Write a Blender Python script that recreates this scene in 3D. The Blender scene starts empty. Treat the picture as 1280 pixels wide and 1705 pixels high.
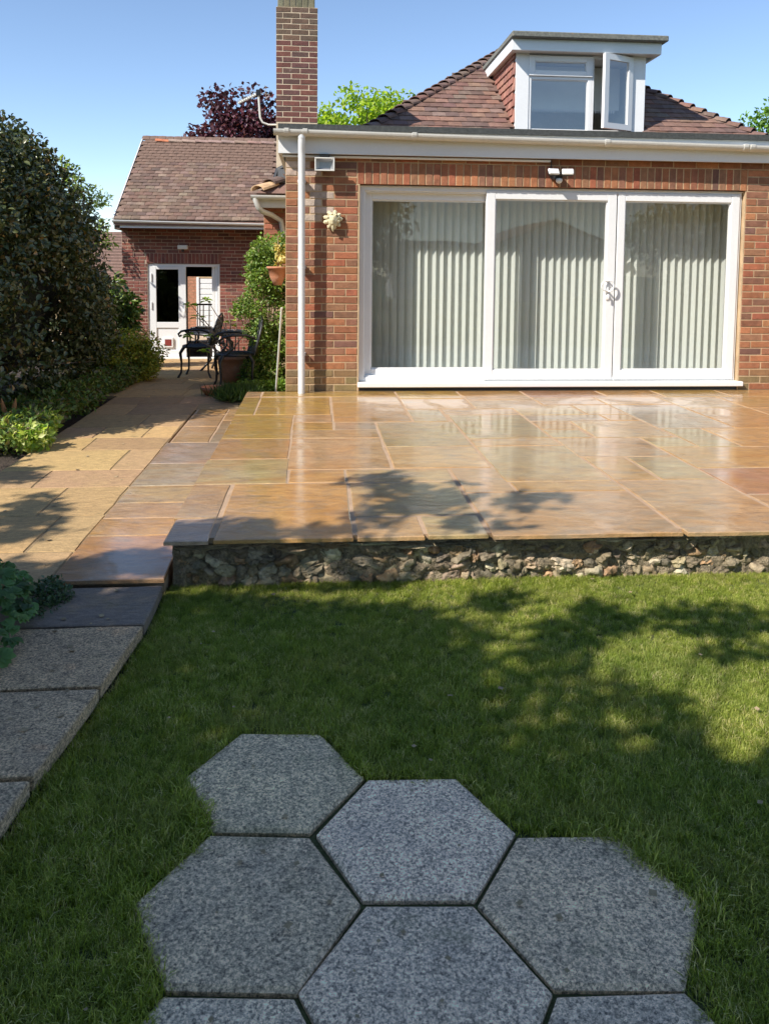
import bpy, bmesh, math, random
import numpy as np
from math import radians, sin, cos, pi, sqrt, atan2, tan
from mathutils import Vector, Matrix, Quaternion, noise

SC = bpy.context.scene
COL = SC.collection
RNG = random.Random(7)
NR = np.random.default_rng(7)

# ------------------------------------------------------------------ camera
FPX = 1340.0; CXP = 640.0; CYP = 550.0; YAW = radians(4.8035); PITCH = radians(4.5); ROLL = .009
CZ = 1.525
_f = Vector((sin(YAW)*cos(PITCH), cos(YAW)*cos(PITCH), -sin(PITCH)))
_r = Vector((cos(YAW), -sin(YAW), 0)); _d = _f.cross(_r)
_r2 = _r*cos(ROLL) - _d*sin(ROLL); _d2 = _d*cos(ROLL) + _r*sin(ROLL)
cam_data = bpy.data.cameras.new('camera'); cam = bpy.data.objects.new('camera', cam_data); COL.objects.link(cam)
cam.matrix_world = Matrix(((_r2.x, -_d2.x, -_f.x, 0), (_r2.y, -_d2.y, -_f.y, 0), (_r2.z, -_d2.z, -_f.z, CZ), (0, 0, 0, 1)))
cam_data.sensor_fit = 'HORIZONTAL'; cam_data.sensor_width = 36; cam_data.lens = 36*FPX/1280
cam_data.shift_y = -(853.3-CYP)/1280
cam_data.clip_start = .05; cam_data.clip_end = 600
SC.camera = cam
SC.render.resolution_x = 768; SC.render.resolution_y = 1024

# ------------------------------------------------------------------ light
SUN = Vector((-1.5, -1.0, 1.6)).normalized()        # towards the sun
w = bpy.data.worlds.new("World"); SC.world = w; w.use_nodes = True
nt = w.node_tree; bg = nt.nodes['Background']
sky = nt.nodes.new('ShaderNodeTexSky'); sky.sky_type = 'NISHITA'; sky.sun_disc = False
sky.sun_elevation = math.asin(SUN.z); sky.sun_rotation = atan2(SUN.x, SUN.y) % (2*pi)
sky.air_density = 1.0; sky.dust_density = .15; sky.ozone_density = 1.6; sky.altitude = 1800
nt.links.new(sky.outputs[0], bg.inputs[0]); bg.inputs[1].default_value = .14
sl = bpy.data.lights.new('sun', 'SUN'); sl.energy = 5.0; sl.angle = radians(.53); sl.color = (1, .945, .86)
so = bpy.data.objects.new('sun', sl); COL.objects.link(so); so.rotation_mode = 'QUATERNION'
so.rotation_quaternion = SUN.to_track_quat('Z', 'Y'); so.location = (-20, -15, 25)
SC.cycles.caustics_reflective = False; SC.cycles.caustics_refractive = False
SC.view_settings.view_transform = 'Standard'; SC.view_settings.look = 'None'
SC.view_settings.exposure = 0.57; SC.view_settings.gamma = 1.0
try: SC.view_settings.use_curve_mapping = False
except Exception: pass

# points on world planes as measured in the photograph (photo pixels)
_R = (_r2, _d2, _f)
def ray(x, y):
    return _r2*((x-CXP)/FPX) + _d2*((y-CYP)/FPX) + _f
def on_z(x, y, z): d = ray(x, y); t = (z-CZ)/d.z; return Vector((0, 0, CZ)) + d*t
def on_y(x, y, Y): d = ray(x, y); t = Y/d.y; return Vector((0, 0, CZ)) + d*t

# ------------------------------------------------------------------ materials
MATS = {}
def srgb(r, g, b):
    f = lambda c: (c/255/12.92) if c/255 <= .04045 else ((c/255+.055)/1.055)**2.4
    return (f(r), f(g), f(b))
def new_mat(name):
    m = bpy.data.materials.new(name); m.use_nodes = True
    nt = m.node_tree; b = nt.nodes['Principled BSDF']; return m, nt, b
def N(nt, t, **k):
    n = nt.nodes.new(t)
    for a, v in k.items():
        if a in n.inputs.keys(): n.inputs[a].default_value = v
        else: setattr(n, a, v)
    return n
def pos(nt, scale=(1, 1, 1), obj=False, rot=(0, 0, 0)):
    mp = nt.nodes.new('ShaderNodeMapping'); mp.inputs['Scale'].default_value = scale; mp.inputs['Rotation'].default_value = rot
    if obj: nt.links.new(nt.nodes.new('ShaderNodeTexCoord').outputs['Object'], mp.inputs[0])
    else: nt.links.new(nt.nodes.new('ShaderNodeNewGeometry').outputs['Position'], mp.inputs[0])
    return mp.outputs[0]
def ntex(nt, vec, scale, detail=4, rough=.6, dist=0):
    n = N(nt, 'ShaderNodeTexNoise', Scale=scale, Detail=detail, Roughness=rough, Distortion=dist)
    nt.links.new(vec, n.inputs['Vector']); return n.outputs['Fac']
def ramp(nt, fac, stops):
    r = nt.nodes.new('ShaderNodeValToRGB'); e = r.color_ramp.elements
    e[0].position, e[0].color = stops[0][0], (*stops[0][1], 1)
    e[1].position, e[1].color = stops[-1][0], (*stops[-1][1], 1)
    for p, c in stops[1:-1]:
        x = e.new(p); x.color = (*c, 1)
    nt.links.new(fac, r.inputs[0]); return r.outputs[0]
def mix(nt, fac, a, b, mode='MIX'):
    m = nt.nodes.new('ShaderNodeMix'); m.data_type = 'RGBA'; m.blend_type = mode
    for s, v in ((m.inputs['Factor'], fac), (m.inputs['A'], a), (m.inputs['B'], b)):
        if isinstance(v, (int, float)): s.default_value = v
        elif isinstance(v, tuple): s.default_value = (*v[:3], 1)
        else: nt.links.new(v, s)
    return m.outputs['Result']
def bump(nt, b, h, strength=.4, dist=.01, chain=None, inp='Normal'):
    n = N(nt, 'ShaderNodeBump', Strength=strength, Distance=dist); nt.links.new(h, n.inputs['Height'])
    if chain: nt.links.new(chain, n.inputs['Normal'])
    nt.links.new(n.outputs[0], b.inputs[inp]); return n.outputs[0]
def maprange(nt, f, a, b, c=0., d=1.):
    m = N(nt, 'ShaderNodeMapRange'); m.inputs[1].default_value = a; m.inputs[2].default_value = b
    m.inputs[3].default_value = c; m.inputs[4].default_value = d; nt.links.new(f, m.inputs[0]); return m.outputs[0]

def surf(name, col=None, rough=.7, var=.25, vs=12, fine=90, bumps=.3, bd=.004, spec=.5, metal=0, patches=()):
    """generic weathered surface; col None = colour of the single object (bricks, tiles, slabs)"""
    m, nt, b = new_mat(name); p = pos(nt)
    if col is None: base = nt.nodes.new('ShaderNodeObjectInfo').outputs['Color']
    else: base = col
    n1 = ntex(nt, p, vs, 5, .65); n2 = ntex(nt, p, fine, 3, .7)
    c = mix(nt, 1.0, base, ramp(nt, n1, [(.25, (1-var,)*3), (.75, (1+var,)*3)]), 'MULTIPLY')
    c = mix(nt, 1.0, c, ramp(nt, n2, [(.25, (1-var*.8,)*3), (.75, (1+var*.8,)*3)]), 'MULTIPLY')
    for (pc, ps, lo, hi, amt) in patches:
        f = maprange(nt, ntex(nt, p, ps, 5, .7), lo, hi, 0, amt); c = mix(nt, f, c, pc)
    nt.links.new(c, b.inputs['Base Color'])
    b.inputs['Roughness'].default_value = rough; b.inputs['Specular IOR Level'].default_value = spec; b.inputs['Metallic'].default_value = metal
    ch = bump(nt, b, n1, bumps, bd*2); bump(nt, b, n2, bumps, bd, ch)
    MATS[name] = m; return m

M_brick = surf('brick_face', None, .85, .28, 14, 140, .7, .005, patches=[((.5, .43, .34), 9, .66, .78, .4), ((.09, .07, .06), 40, .60, .72, .65), ((.10, .09, .045), 2.2, .60, .74, .45)])
M_mortar_pale = surf('pale_mortar', (.58, .46, .32), .95, .25, 6, 120, .5, .003)
M_mortar = surf('mortar', (.45, .32, .19), .95, .25, 6, 120, .5, .003)
M_mortar_dark = surf('annex_mortar', (.42, .32, .24), .95, .2, 8, 90, .4, .003)
M_tile = surf('clay_tile', None, .88, .3, 10, 60, .5, .004, patches=[((.42, .36, .33), 45, .66, .72, .6), ((.10, .08, .07), 30, .62, .75, .35)])
M_white = surf('white_upvc', (.74, .74, .73), .32, .03, 3, 30, .02, .001)
M_white_old = surf('weathered_white_plastic', (.64, .63, .585), .42, .07, 5, 40, .05, .001, patches=[((.42, .40, .34), 4, .62, .8, .35)])
M_felt = surf('roofing_felt', (.055, .058, .055), .9, .4, 30, 300, .8, .004)
M_felt_lichen = surf('lichened_roof_edge', (.15, .15, .13), .92, .35, 25, 160, .8, .004, patches=[((.50, .22, .03), 6, .64, .68, .9), ((.32, .32, .26), 30, .55, .7, .6)])
M_black = surf('black_plastic', (.012, .012, .013), .4, .1, 5, 30, .05, .001)
M_iron = surf('black_painted_metal', (.015, .016, .018), .35, .3, 20, 90, .25, .002, patches=[((.16, .15, .14), 20, .55, .75, .4)])
M_terra = surf('terracotta', (.50, .22, .12), .85, .2, 8, 60, .3, .003, patches=[((.55, .42, .34), 6, .5, .75, .6)])
M_cream = surf('cream_stone', (.62, .56, .36), .85, .25, 30, 160, .5, .003)
M_wood = surf('dark_timber', (.10, .06, .04), .8, .3, 10, 50, .4, .003)
M_bark = surf('bark', (.11, .085, .06), .9, .35, 8, 60, .9, .01)
M_stem = surf('woody_stem', (.33, .23, .17), .85, .3, 20, 80, .5, .003)
M_soil = surf('soil', (.065, .045, .032), .97, .4, 10, 80, 1.0, .02, patches=[((.16, .11, .07), 40, .55, .7, .7)])
M_room = surf('room_paint', (.72, .71, .68), .9, .1, 3, 30, .05, .001)
M_dim = surf('dark_room_surface', (.03, .027, .024), .9, .2, 3, 30, .05, .001)
M_tan = surf('orange_timber', (.42, .17, .06), .8, .3, 14, 70, .4, .003)
M_lead = surf('lead_flashing', (.14, .145, .15), .6, .2, 8, 60, .3, .002)
M_ground = surf('rough_grass_ground', (.05, .085, .02), .95, .4, 3, 60, .8, .02)
M_alu = surf('dull_aluminium', (.55, .55, .55), .4, .1, 8, 60, .1, .001, metal=.8)

def mat_pale_slat():
    m, nt, b = new_mat('blind_fabric'); p = pos(nt, (1, 1, .15))
    n = ntex(nt, p, 160, 3, .6)
    c = ramp(nt, n, [(.3, (.78, .81, .76)), (.7, (.86, .88, .84))]); nt.links.new(c, b.inputs['Base Color'])
    b.inputs['Roughness'].default_value = .8
    tr = nt.nodes.new('ShaderNodeBsdfTranslucent'); nt.links.new(c, tr.inputs[0])
    mx = nt.nodes.new('ShaderNodeMixShader'); mx.inputs[0].default_value = .45
    nt.links.new(b.outputs[0], mx.inputs[1]); nt.links.new(tr.outputs[0], mx.inputs[2])
    nt.links.new(mx.outputs[0], nt.nodes['Material Output'].inputs[0]); return m
M_slat = mat_pale_slat()

def mat_glass(name, ior=1.75, tint=(.97, .975, .965)):
    m, nt, b = new_mat(name); nt.nodes.remove(b)
    t = nt.nodes.new('ShaderNodeBsdfTransparent'); t.inputs[0].default_value = (*tint, 1)
    g = nt.nodes.new('ShaderNodeBsdfGlossy'); g.inputs['Roughness'].default_value = .0; g.inputs['Color'].default_value = (1, 1, 1, 1)
    fr = N(nt, 'ShaderNodeFresnel', IOR=ior)
    nn = ntex(nt, pos(nt), 1.3, 1, .4); bn = N(nt, 'ShaderNodeBump', Strength=.012, Distance=.2); nt.links.new(nn, bn.inputs['Height'])
    nt.links.new(bn.outputs[0], g.inputs['Normal'])
    # only the outer face of a pane mirrors; its back face just lets light through
    bf = nt.nodes.new('ShaderNodeNewGeometry'); inv = N(nt, 'ShaderNodeMath', operation='SUBTRACT'); inv.inputs[0].default_value = 1; nt.links.new(bf.outputs['Backfacing'], inv.inputs[1])
    mu = N(nt, 'ShaderNodeMath', operation='MULTIPLY'); nt.links.new(inv.outputs[0], mu.inputs[0]); nt.links.new(fr.outputs[0], mu.inputs[1])
    mx = nt.nodes.new('ShaderNodeMixShader'); nt.links.new(mu.outputs[0], mx.inputs[0])
    nt.links.new(t.outputs[0], mx.inputs[1]); nt.links.new(g.outputs[0], mx.inputs[2])
    nt.links.new(mx.outputs[0], nt.nodes['Material Output'].inputs[0]); return m
M_glass = mat_glass('window_glass', 1.62)
M_glass_dormer = mat_glass('sky_reflecting_glass', 2.6)

def mat_wet_stone():
    m, nt, b = new_mat('wet_riven_sandstone')
    oi = nt.nodes.new('ShaderNodeObjectInfo')
    # each slab its own swirl: shift by the slab's random number
    g = nt.nodes.new('ShaderNodeNewGeometry')
    sc = N(nt, 'ShaderNodeVectorMath', operation='SCALE'); sc.inputs['Scale'].default_value = 37
    cmb = nt.nodes.new('ShaderNodeCombineXYZ')
    for i in range(3): nt.links.new(oi.outputs['Random'], cmb.inputs[i])
    nt.links.new(cmb.outputs[0], sc.inputs[0])
    add = N(nt, 'ShaderNodeVectorMath', operation='ADD'); nt.links.new(g.outputs['Position'], add.inputs[0]); nt.links.new(sc.outputs[0], add.inputs[1])
    mp = nt.nodes.new('ShaderNodeMapping'); mp.inputs['Scale'].default_value = (1, 2.2, 1)
    rr = N(nt, 'ShaderNodeMath', operation='MULTIPLY'); rr.inputs[1].default_value = 1.3; nt.links.new(oi.outputs['Random'], rr.inputs[0])
    cr = nt.nodes.new('ShaderNodeCombineXYZ'); nt.links.new(rr.outputs[0], cr.inputs[2]); nt.links.new(cr.outputs[0], mp.inputs['Rotation'])
    nt.links.new(add.outputs[0], mp.inputs[0]); v = mp.outputs[0]
    big = ntex(nt, v, 1.6, 5, .6, 1.2); mid = ntex(nt, v, 9, 6, .65, .8); fine = ntex(nt, v, 170, 3, .7)
    wv = N(nt, 'ShaderNodeTexWave', Scale=1.1, Distortion=16, Detail=6); wv.inputs['Detail Scale'].default_value = 1.4; wv.bands_direction = 'Y'; nt.links.new(v, wv.inputs[0])
    c = oi.outputs['Color']
    c = mix(nt, maprange(nt, big, .42, .66, 0, .62), c, (.40, .19, .045))
    c = mix(nt, maprange(nt, ntex(nt, v, 2.7, 4, .6, 1.5), .5, .68, 0, .55), c, (.30, .23, .15))
    c = mix(nt, 1.0, c, ramp(nt, mid, [(.3, (.78,)*3), (.7, (1.2,)*3)]), 'MULTIPLY')
    c = mix(nt, .25, c, ramp(nt, wv.outputs['Fac'], [(0, (.82, .78, .76)), (1, (1.12, 1.1, 1.08))]), 'MULTIPLY')
    c = mix(nt, 1.0, c, ramp(nt, fine, [(.3, (.80,)*3), (.7, (1.2,)*3)]), 'MULTIPLY')
    c = mix(nt, maprange(nt, ntex(nt, v, 5.5, 9, .78, .6), .55, .66, 0, .5), c, (.20, .13, .07))
    c = mix(nt, maprange(nt, ntex(nt, v, 16, 6, .8, .3), .60, .70, 0, .4), c, (.48, .36, .22))
    nt.links.new(c, b.inputs['Base Color'])
    b.inputs['Roughness'].default_value = .5
    rip = N(nt, 'ShaderNodeMath', operation='ADD'); nt.links.new(mid, rip.inputs[0])
    w2 = N(nt, 'ShaderNodeMath', operation='MULTIPLY'); w2.inputs[1].default_value = .22; nt.links.new(wv.outputs['Fac'], w2.inputs[0]); nt.links.new(w2.outputs[0], rip.inputs[1])
    rv = ntex(nt, v, 3.2, 8, .72, 2.2)
    ch = bump(nt, b, rv, .75, .02); ch = bump(nt, b, rip.outputs[0], .5, .012, ch); bump(nt, b, fine, .4, .003, ch)
    # the film of water
    b.inputs['Coat Weight'].default_value = 1; b.inputs['Coat IOR'].default_value = 1.6
    wet = maprange(nt, ntex(nt, v, 1.1, 3, .5), .40, .62, .012, .07); nt.links.new(wet, b.inputs['Coat Roughness'])
    wb0 = N(nt, 'ShaderNodeBump', Strength=.10, Distance=.002); nt.links.new(ntex(nt, v, 75, 4, .6, 1.5), wb0.inputs['Height'])
    wb = N(nt, 'ShaderNodeBump', Strength=.16, Distance=.005); nt.links.new(ntex(nt, v, 14, 4, .6, 2.4), wb.inputs['Height']); nt.links.new(wb0.outputs[0], wb.inputs['Normal'])
    wb2 = N(nt, 'ShaderNodeBump', Strength=.16, Distance=.014); nt.links.new(rip.outputs[0], wb2.inputs['Height']); nt.links.new(wb.outputs[0], wb2.inputs['Normal'])
    nt.links.new(wb2.outputs[0], b.inputs['Coat Normal'])
    # still puddles lie flat, the film between them follows the stone
    pud = ntex(nt, g.outputs['Position'], 1.7, 5, .6, .8)
    for bn_, hi in ((wb0, .30), (wb, .42), (wb2, .32)): nt.links.new(maprange(nt, pud, .48, .62, .05, hi), bn_.inputs['Strength'])
    nt.links.new(maprange(nt, pud, .48, .62, .006, .09), b.inputs['Coat Roughness'])
    return m
M_wet = mat_wet_stone()

def mat_dry_stone():
    m, nt, b = new_mat('dry_riven_paving'); oi = nt.nodes.new('ShaderNodeObjectInfo')
    v = pos(nt, (1, 1, 1)); big = ntex(nt, v, 2.5, 5, .7); mid = ntex(nt, pos(nt, (1, 2.5, 1)), 14, 6, .7, .6); fine = ntex(nt, v, 130, 4, .75)
    c = oi.outputs['Color']
    c = mix(nt, maprange(nt, big, .45, .7, 0, .6), c, (.44, .29, .13))
    c = mix(nt, 1.0, c, ramp(nt, mid, [(.3, (.72,)*3), (.7, (1.22,)*3)]), 'MULTIPLY')
    c = mix(nt, maprange(nt, ntex(nt, v, 7, 5, .7), .58, .72, 0, .6), c, (.20, .155, .07))
    c = mix(nt, 1.0, c, ramp(nt, fine, [(.3, (.75,)*3), (.7, (1.25,)*3)]), 'MULTIPLY')
    nt.links.new(c, b.inputs['Base Color']); b.inputs['Roughness'].default_value = .85
    ch = bump(nt, b, mid, .7, .014); bump(nt, b, fine, .5, .003, ch); return m
M_dry = mat_dry_stone()

def mat_aggregate():
    m, nt, b = new_mat('exposed_aggregate_concrete'); v = pos(nt)
    vo = N(nt, 'ShaderNodeTexVoronoi', Scale=165); nt.links.new(v, vo.inputs['Vector'])
    n1 = ntex(nt, v, 125, 4, .85); n2 = ntex(nt, v, 6, 5, .7); n3 = ntex(nt, v, 42, 4, .75)
    c = ramp(nt, n1, [(.38, (.03, .031, .033)), (.47, (.17, .17, .168)), (.53, (.38, .38, .37)), (.62, (.62, .61, .58))])
    sep = nt.nodes.new('ShaderNodeSeparateColor'); nt.links.new(vo.outputs['Color'], sep.inputs[0])
    c = mix(nt, .42, c, ramp(nt, sep.outputs[0], [(0, (.05, .05, .055)), (.5, (.30, .30, .29)), (1, (.6, .58, .55))]))
    c = mix(nt, maprange(nt, n3, .56, .7, 0, .75), c, (.055, .058, .062))
    c = mix(nt, 1.0, c, ramp(nt, n2, [(.3, (.72, .73, .75)), (.7, (1.15, 1.12, 1.05))]), 'MULTIPLY')
    oi = nt.nodes.new('ShaderNodeObjectInfo'); c = mix(nt, 1.0, c, oi.outputs['Color'], 'MULTIPLY'); c = mix(nt, 1.0, c, (2.5, 2.02, 1.60), 'MULTIPLY'); c = mix(nt, maprange(nt, ntex(nt, v, 3.3, 6, .75), .56, .70, 0, .6), c, (.13, .135, .06)); c = mix(nt, maprange(nt, ntex(nt, v, 11, 6, .8), .60, .68, 0, .55), c, (.045, .045, .045))
    nt.links.new(c, b.inputs['Base Color']); b.inputs['Roughness'].default_value = .8
    ch = bump(nt, b, n3, .4, .004); bump(nt, b, n1, .8, .003, ch); return m
M_agg = mat_aggregate()

def mat_flint():
    m, nt, b = new_mat('flint_and_rubble'); oi = nt.nodes.new('ShaderNodeObjectInfo'); v = pos(nt)
    n1 = ntex(nt, v, 22, 6, .7, .8); n2 = ntex(nt, v, 120, 4, .7); n3 = ntex(nt, v, 9, 4, .7)
    c = mix(nt, 1.0, oi.outputs['Color'], ramp(nt, n1, [(.3, (.5,)*3), (.7, (1.5,)*3)]), 'MULTIPLY')
    c = mix(nt, maprange(nt, n3, .55, .70, 0, .75), c, (.085, .068, .045))
    c = mix(nt, maprange(nt, n2, .58, .7, 0, .5), c, (.5, .46, .38))
    nt.links.new(c, b.inputs['Base Color']); b.inputs['Roughness'].default_value = .75
    ch = bump(nt, b, n1, .8, .02); bump(nt, b, n2, .6, .004, ch); return m
M_flint = mat_flint()
M_rubble = surf('rubble_mortar', (.33, .26, .17), .95, .5, 18, 90, 1.0, .02, patches=[((.10, .085, .06), 14, .5, .66, .85)])

def mat_leaf(name, rough=.45, trans=.28, tcol=1.6, spec=.4):
    m, nt, b = new_mat(name)
    at = nt.nodes.new('ShaderNodeAttribute'); at.attribute_name = 'leaf_colour'
    nt.links.new(at.outputs['Color'], b.inputs['Base Color'])
    b.inputs['Roughness'].default_value = rough; b.inputs['Specular IOR Level'].default_value = spec
    tr = nt.nodes.new('ShaderNodeBsdfTranslucent')
    tc = mix(nt, 1.0, at.outputs['Color'], (tcol*1.05, tcol*1.1, tcol*.55), 'MULTIPLY'); nt.links.new(tc, tr.inputs[0])
    mx = nt.nodes.new('ShaderNodeMixShader'); mx.inputs[0].default_value = trans
    nt.links.new(b.outputs[0], mx.inputs[1]); nt.links.new(tr.outputs[0], mx.inputs[2])
    nt.links.new(mx.outputs[0], nt.nodes['Material Output'].inputs[0]); return m
M_leaf = mat_leaf('leaf'); M_leaf_gloss = mat_leaf('glossy_leaf', .3, .12, 1.4, .55); M_leaf_thin = mat_leaf('thin_leaf', .5, .42, 1.8)
M_leaf_purple = mat_leaf('purple_leaf', .45, .25, 1.3)

def mat_grass():
    m, nt, b = new_mat('grass_blade')
    oi = nt.nodes.new('ShaderNodeObjectInfo'); v = pos(nt)
    c = ramp(nt, oi.outputs['Random'], [(0, (.13, .165, .024)), (.42, (.25, .30, .048)), (.74, (.36, .40, .08)), (.90, (.50, .47, .17)), (1, (.62, .53, .30))])
    n = ntex(nt, v, 2.6, 4, .6); c = mix(nt, maprange(nt, n, .5, .72, 0, .55), c, (.34, .32, .11))
    n = ntex(nt, v, 1.1, 3, .6); c = mix(nt, maprange(nt, n, .5, .7, 0, .35), c, (.08, .17, .03))
    nt.links.new(c, b.inputs['Base Color']); b.inputs['Roughness'].default_value = .5; b.inputs['Specular IOR Level'].default_value = .3
    tr = nt.nodes.new('ShaderNodeBsdfTranslucent'); nt.links.new(mix(nt, 1.0, c, (1.9, 2.0, .9), 'MULTIPLY'), tr.inputs[0])
    mx = nt.nodes.new('ShaderNodeMixShader'); mx.inputs[0].default_value = .4
    nt.links.new(b.outputs[0], mx.inputs[1]); nt.links.new(tr.outputs[0], mx.inputs[2])
    nt.links.new(mx.outputs[0], nt.nodes['Material Output'].inputs[0]); return m
M_grass = mat_grass()

# ------------------------------------------------------------------ mesh helpers
class MB:
    def __init__(s): s.v = []; s.f = []
    def add(s, vs, fs):
        o = len(s.v); s.v += [tuple(v) for v in vs]; s.f += [tuple(i+o for i in f) for f in fs]; return s
    def box(s, x0, x1, y0, y1, z0, z1):
        return s.add([(x0, y0, z0), (x1, y0, z0), (x1, y1, z0), (x0, y1, z0), (x0, y0, z1), (x1, y0, z1), (x1, y1, z1), (x0, y1, z1)],
                     [(0, 3, 2, 1), (4, 5, 6, 7), (0, 1, 5, 4), (1, 2, 6, 5), (2, 3, 7, 6), (3, 0, 4, 7)])
    def cbox(s, x0, x1, y0, y1, z0, z1, c=.004):
        """box with chamfered edges"""
        bm = bmesh.new(); bmesh.ops.create_cube(bm, size=1)
        for v in bm.verts: v.co = Vector(((x0+x1)/2+v.co.x*(x1-x0), (y0+y1)/2+v.co.y*(y1-y0), (z0+z1)/2+v.co.z*(z1-z0)))
        bmesh.ops.bevel(bm, geom=bm.edges[:], offset=c, segments=1, affect='EDGES')
        bm.verts.ensure_lookup_table(); s.add([v.co[:] for v in bm.verts], [[v.index for v in f.verts] for f in bm.faces]); bm.free(); return s
    def tube(s, pts, r, n=8, cap=True):
        pts = [Vector(p) for p in pts]; rs = r if isinstance(r, (list, tuple)) else [r]*len(pts)
        o = len(s.v); up = Vector((0, 0, 1)); prev = None
        for i, p in enumerate(pts):
            t = (pts[min(i+1, len(pts)-1)]-pts[max(i-1, 0)]).normalized()
            if prev is None:
                a = t.cross(up) if abs(t.z) < .95 else t.cross(Vector((1, 0, 0)))
            else: a = prev - t*prev.dot(t)
            a.normalize(); prev = a; b = t.cross(a)
            for k in range(n):
                q = 2*pi*k/n; s.v.append(tuple(p+(a*cos(q)+b*sin(q))*rs[i]))
        for i in range(len(pts)-1):
            for k in range(n):
                k2 = (k+1) % n; s.f.append((o+i*n+k, o+i*n+k2, o+(i+1)*n+k2, o+(i+1)*n+k))
        if cap:                                            # caps have rings of their own so the barrel shades straight
            q = len(s.v); m = (len(pts)-1)*n; s.v += s.v[o:o+n]+s.v[o+m:o+m+n]
            s.f.append(tuple(q+k for k in range(n))[::-1]); s.f.append(tuple(q+n+k for k in range(n)))
        return s
    def lathe(s, prof, c, n=20):
        o = len(s.v)
        for (r, z) in prof:
            for k in range(n): q = 2*pi*k/n; s.v.append((c[0]+r*cos(q), c[1]+r*sin(q), c[2]+z))
        for i in range(len(prof)-1):
            for k in range(n):
                k2 = (k+1) % n; s.f.append((o+i*n+k, o+i*n+k2, o+(i+1)*n+k2, o+(i+1)*n+k))
        return s
    def prism(s, poly, axis, a, b):
        """extrude 2D polygon along axis from a to b. axis 'y': poly in (x,z); 'x': (y,z); 'z': (x,y)"""
        def P(p, t): return {'y': (p[0], t, p[1]), 'x': (t, p[0], p[1]), 'z': (p[0], p[1], t)}[axis]
        n = len(poly); return s.add([P(p, a) for p in poly]+[P(p, b) for p in poly],
            [tuple(range(n))[::-1], tuple(range(n, 2*n))]+[(i, (i+1) % n, n+(i+1) % n, n+i) for i in range(n)])
    def mesh(s, name, m=None, smooth=False):
        me = bpy.data.meshes.new(name); me.from_pydata(s.v, [], s.f)
        bm = bmesh.new(); bm.from_mesh(me); bmesh.ops.recalc_face_normals(bm, faces=bm.faces[:]); bm.to_mesh(me); bm.free()
        if m: me.materials.append(m)
        if smooth: me.polygons.foreach_set('use_smooth', [len(p.vertices) <= 4 for p in me.polygons])
        return me
    def build(s, name, m, parent=None, smooth=False):
        return link(name, s.mesh(name, m, smooth), parent)

def tag(o, label=None, cat=None, group=None, kind=None):
    if label: o['label'] = label
    if cat: o['category'] = cat
    if group: o['group'] = group
    if kind: o['kind'] = kind
    return o
def link(name, me, parent=None, loc=None):
    o = bpy.data.objects.new(name, me); COL.objects.link(o)
    if loc is not None: o.location = loc
    if parent is not None: attach(o, parent)
    return o
def attach(o, p):
    o.parent = p
    if p.type == 'EMPTY': o.matrix_parent_inverse = Matrix.Translation(-Vector(p.location))
def thing(name, loc, label, cat, group=None):
    o = bpy.data.objects.new(name, None); COL.objects.link(o); o.location = loc; o.empty_display_size = .2
    return tag(o, label, cat, group)
def colored(o, c): o.color = (*c, 1); return o
def jit(c, a=.1, r=RNG):
    k = 1+r.uniform(-a, a); return tuple(max(.004, x*k*(1+r.uniform(-a*.3, a*.3))) for x in c)
def copy_tree(o, parent=None):
    c = o.copy(); COL.objects.link(c)
    if parent is not None: c.parent = parent
    for ch in list(o.children): copy_tree(ch, c)
    return c

# piece meshes shared by all alike pieces -------------------------------------
def brick_mesh(name, m, seed, l=1., h=1., d=1.):
    r = random.Random(seed); bm = bmesh.new(); bmesh.ops.create_cube(bm, size=1)
    for v in bm.verts: v.co = Vector((v.co.x*l, v.co.y*d, v.co.z*h))
    fr = [e for e in bm.edges if all(v.co.y < 0 for v in e.verts)]
    bmesh.ops.bevel(bm, geom=fr, offset=.0035, segments=1, affect='EDGES')
    for v in bm.verts:
        v.co.x += r.uniform(-.0018, .0018); v.co.z += r.uniform(-.0018, .0018); v.co.y += r.uniform(-.001, .001)
    me = bpy.data.meshes.new(name); bm.to_mesh(me); bm.free(); me.materials.append(m); return me
BR = {}
def brick(x0, x1, z0, z1, yf, parent, col, m=M_brick, depth=.05, name='brick', j=.011):
    """a brick whose face spans x0..x1, z0..z1 (joint included) with its front at y = yf"""
    l = round(x1-x0-j, 3); h = round(z1-z0-j, 3)
    k = (l, h, m.name, RNG.randrange(4))
    if k not in BR: BR[k] = brick_mesh('brick', m, hash(k[:2])+k[3], l, h, depth)
    o = link(name, BR[k], parent, ((x0+x1)/2, yf+depth/2+RNG.uniform(-.0015, .0015), (z0+z1)/2))
    return colored(o, col)

def slab_mesh(name, m, poly, z0, z1, r=RNG, c=.006, jitter=.003):
    """stone slab from an outline, edges subdivided and uneven, top arris softened"""
    pts = []
    n = len(poly)
    for i in range(n):
        a = Vector(poly[i]); b = Vector(poly[(i+1) % n]); L = (b-a).length; k = max(1, int(L/.16))
        for t in range(k):
            p = a.lerp(b, t/k); pts.append(p+Vector((r.uniform(-jitter, jitter), r.uniform(-jitter, jitter))))
    cen = sum(pts, Vector((0, 0)))/len(pts); mb = MB(); m_ = len(pts)
    ins = [p+(cen-p).normalized()*c for p in pts]
    vs = [(p.x, p.y, z0) for p in pts]+[(p.x, p.y, z1-c*.6) for p in pts]+[(p.x, p.y, z1) for p in ins]
    fs = [tuple(range(m_))[::-1], tuple(range(2*m_, 3*m_))]
    for a in (0, m_):
        fs += [(a+i, a+(i+1) % m_, a+m_+(i+1) % m_, a+m_+i) for i in range(m_)]
    mb.add(vs, fs); return mb.mesh(name, m)

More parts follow.
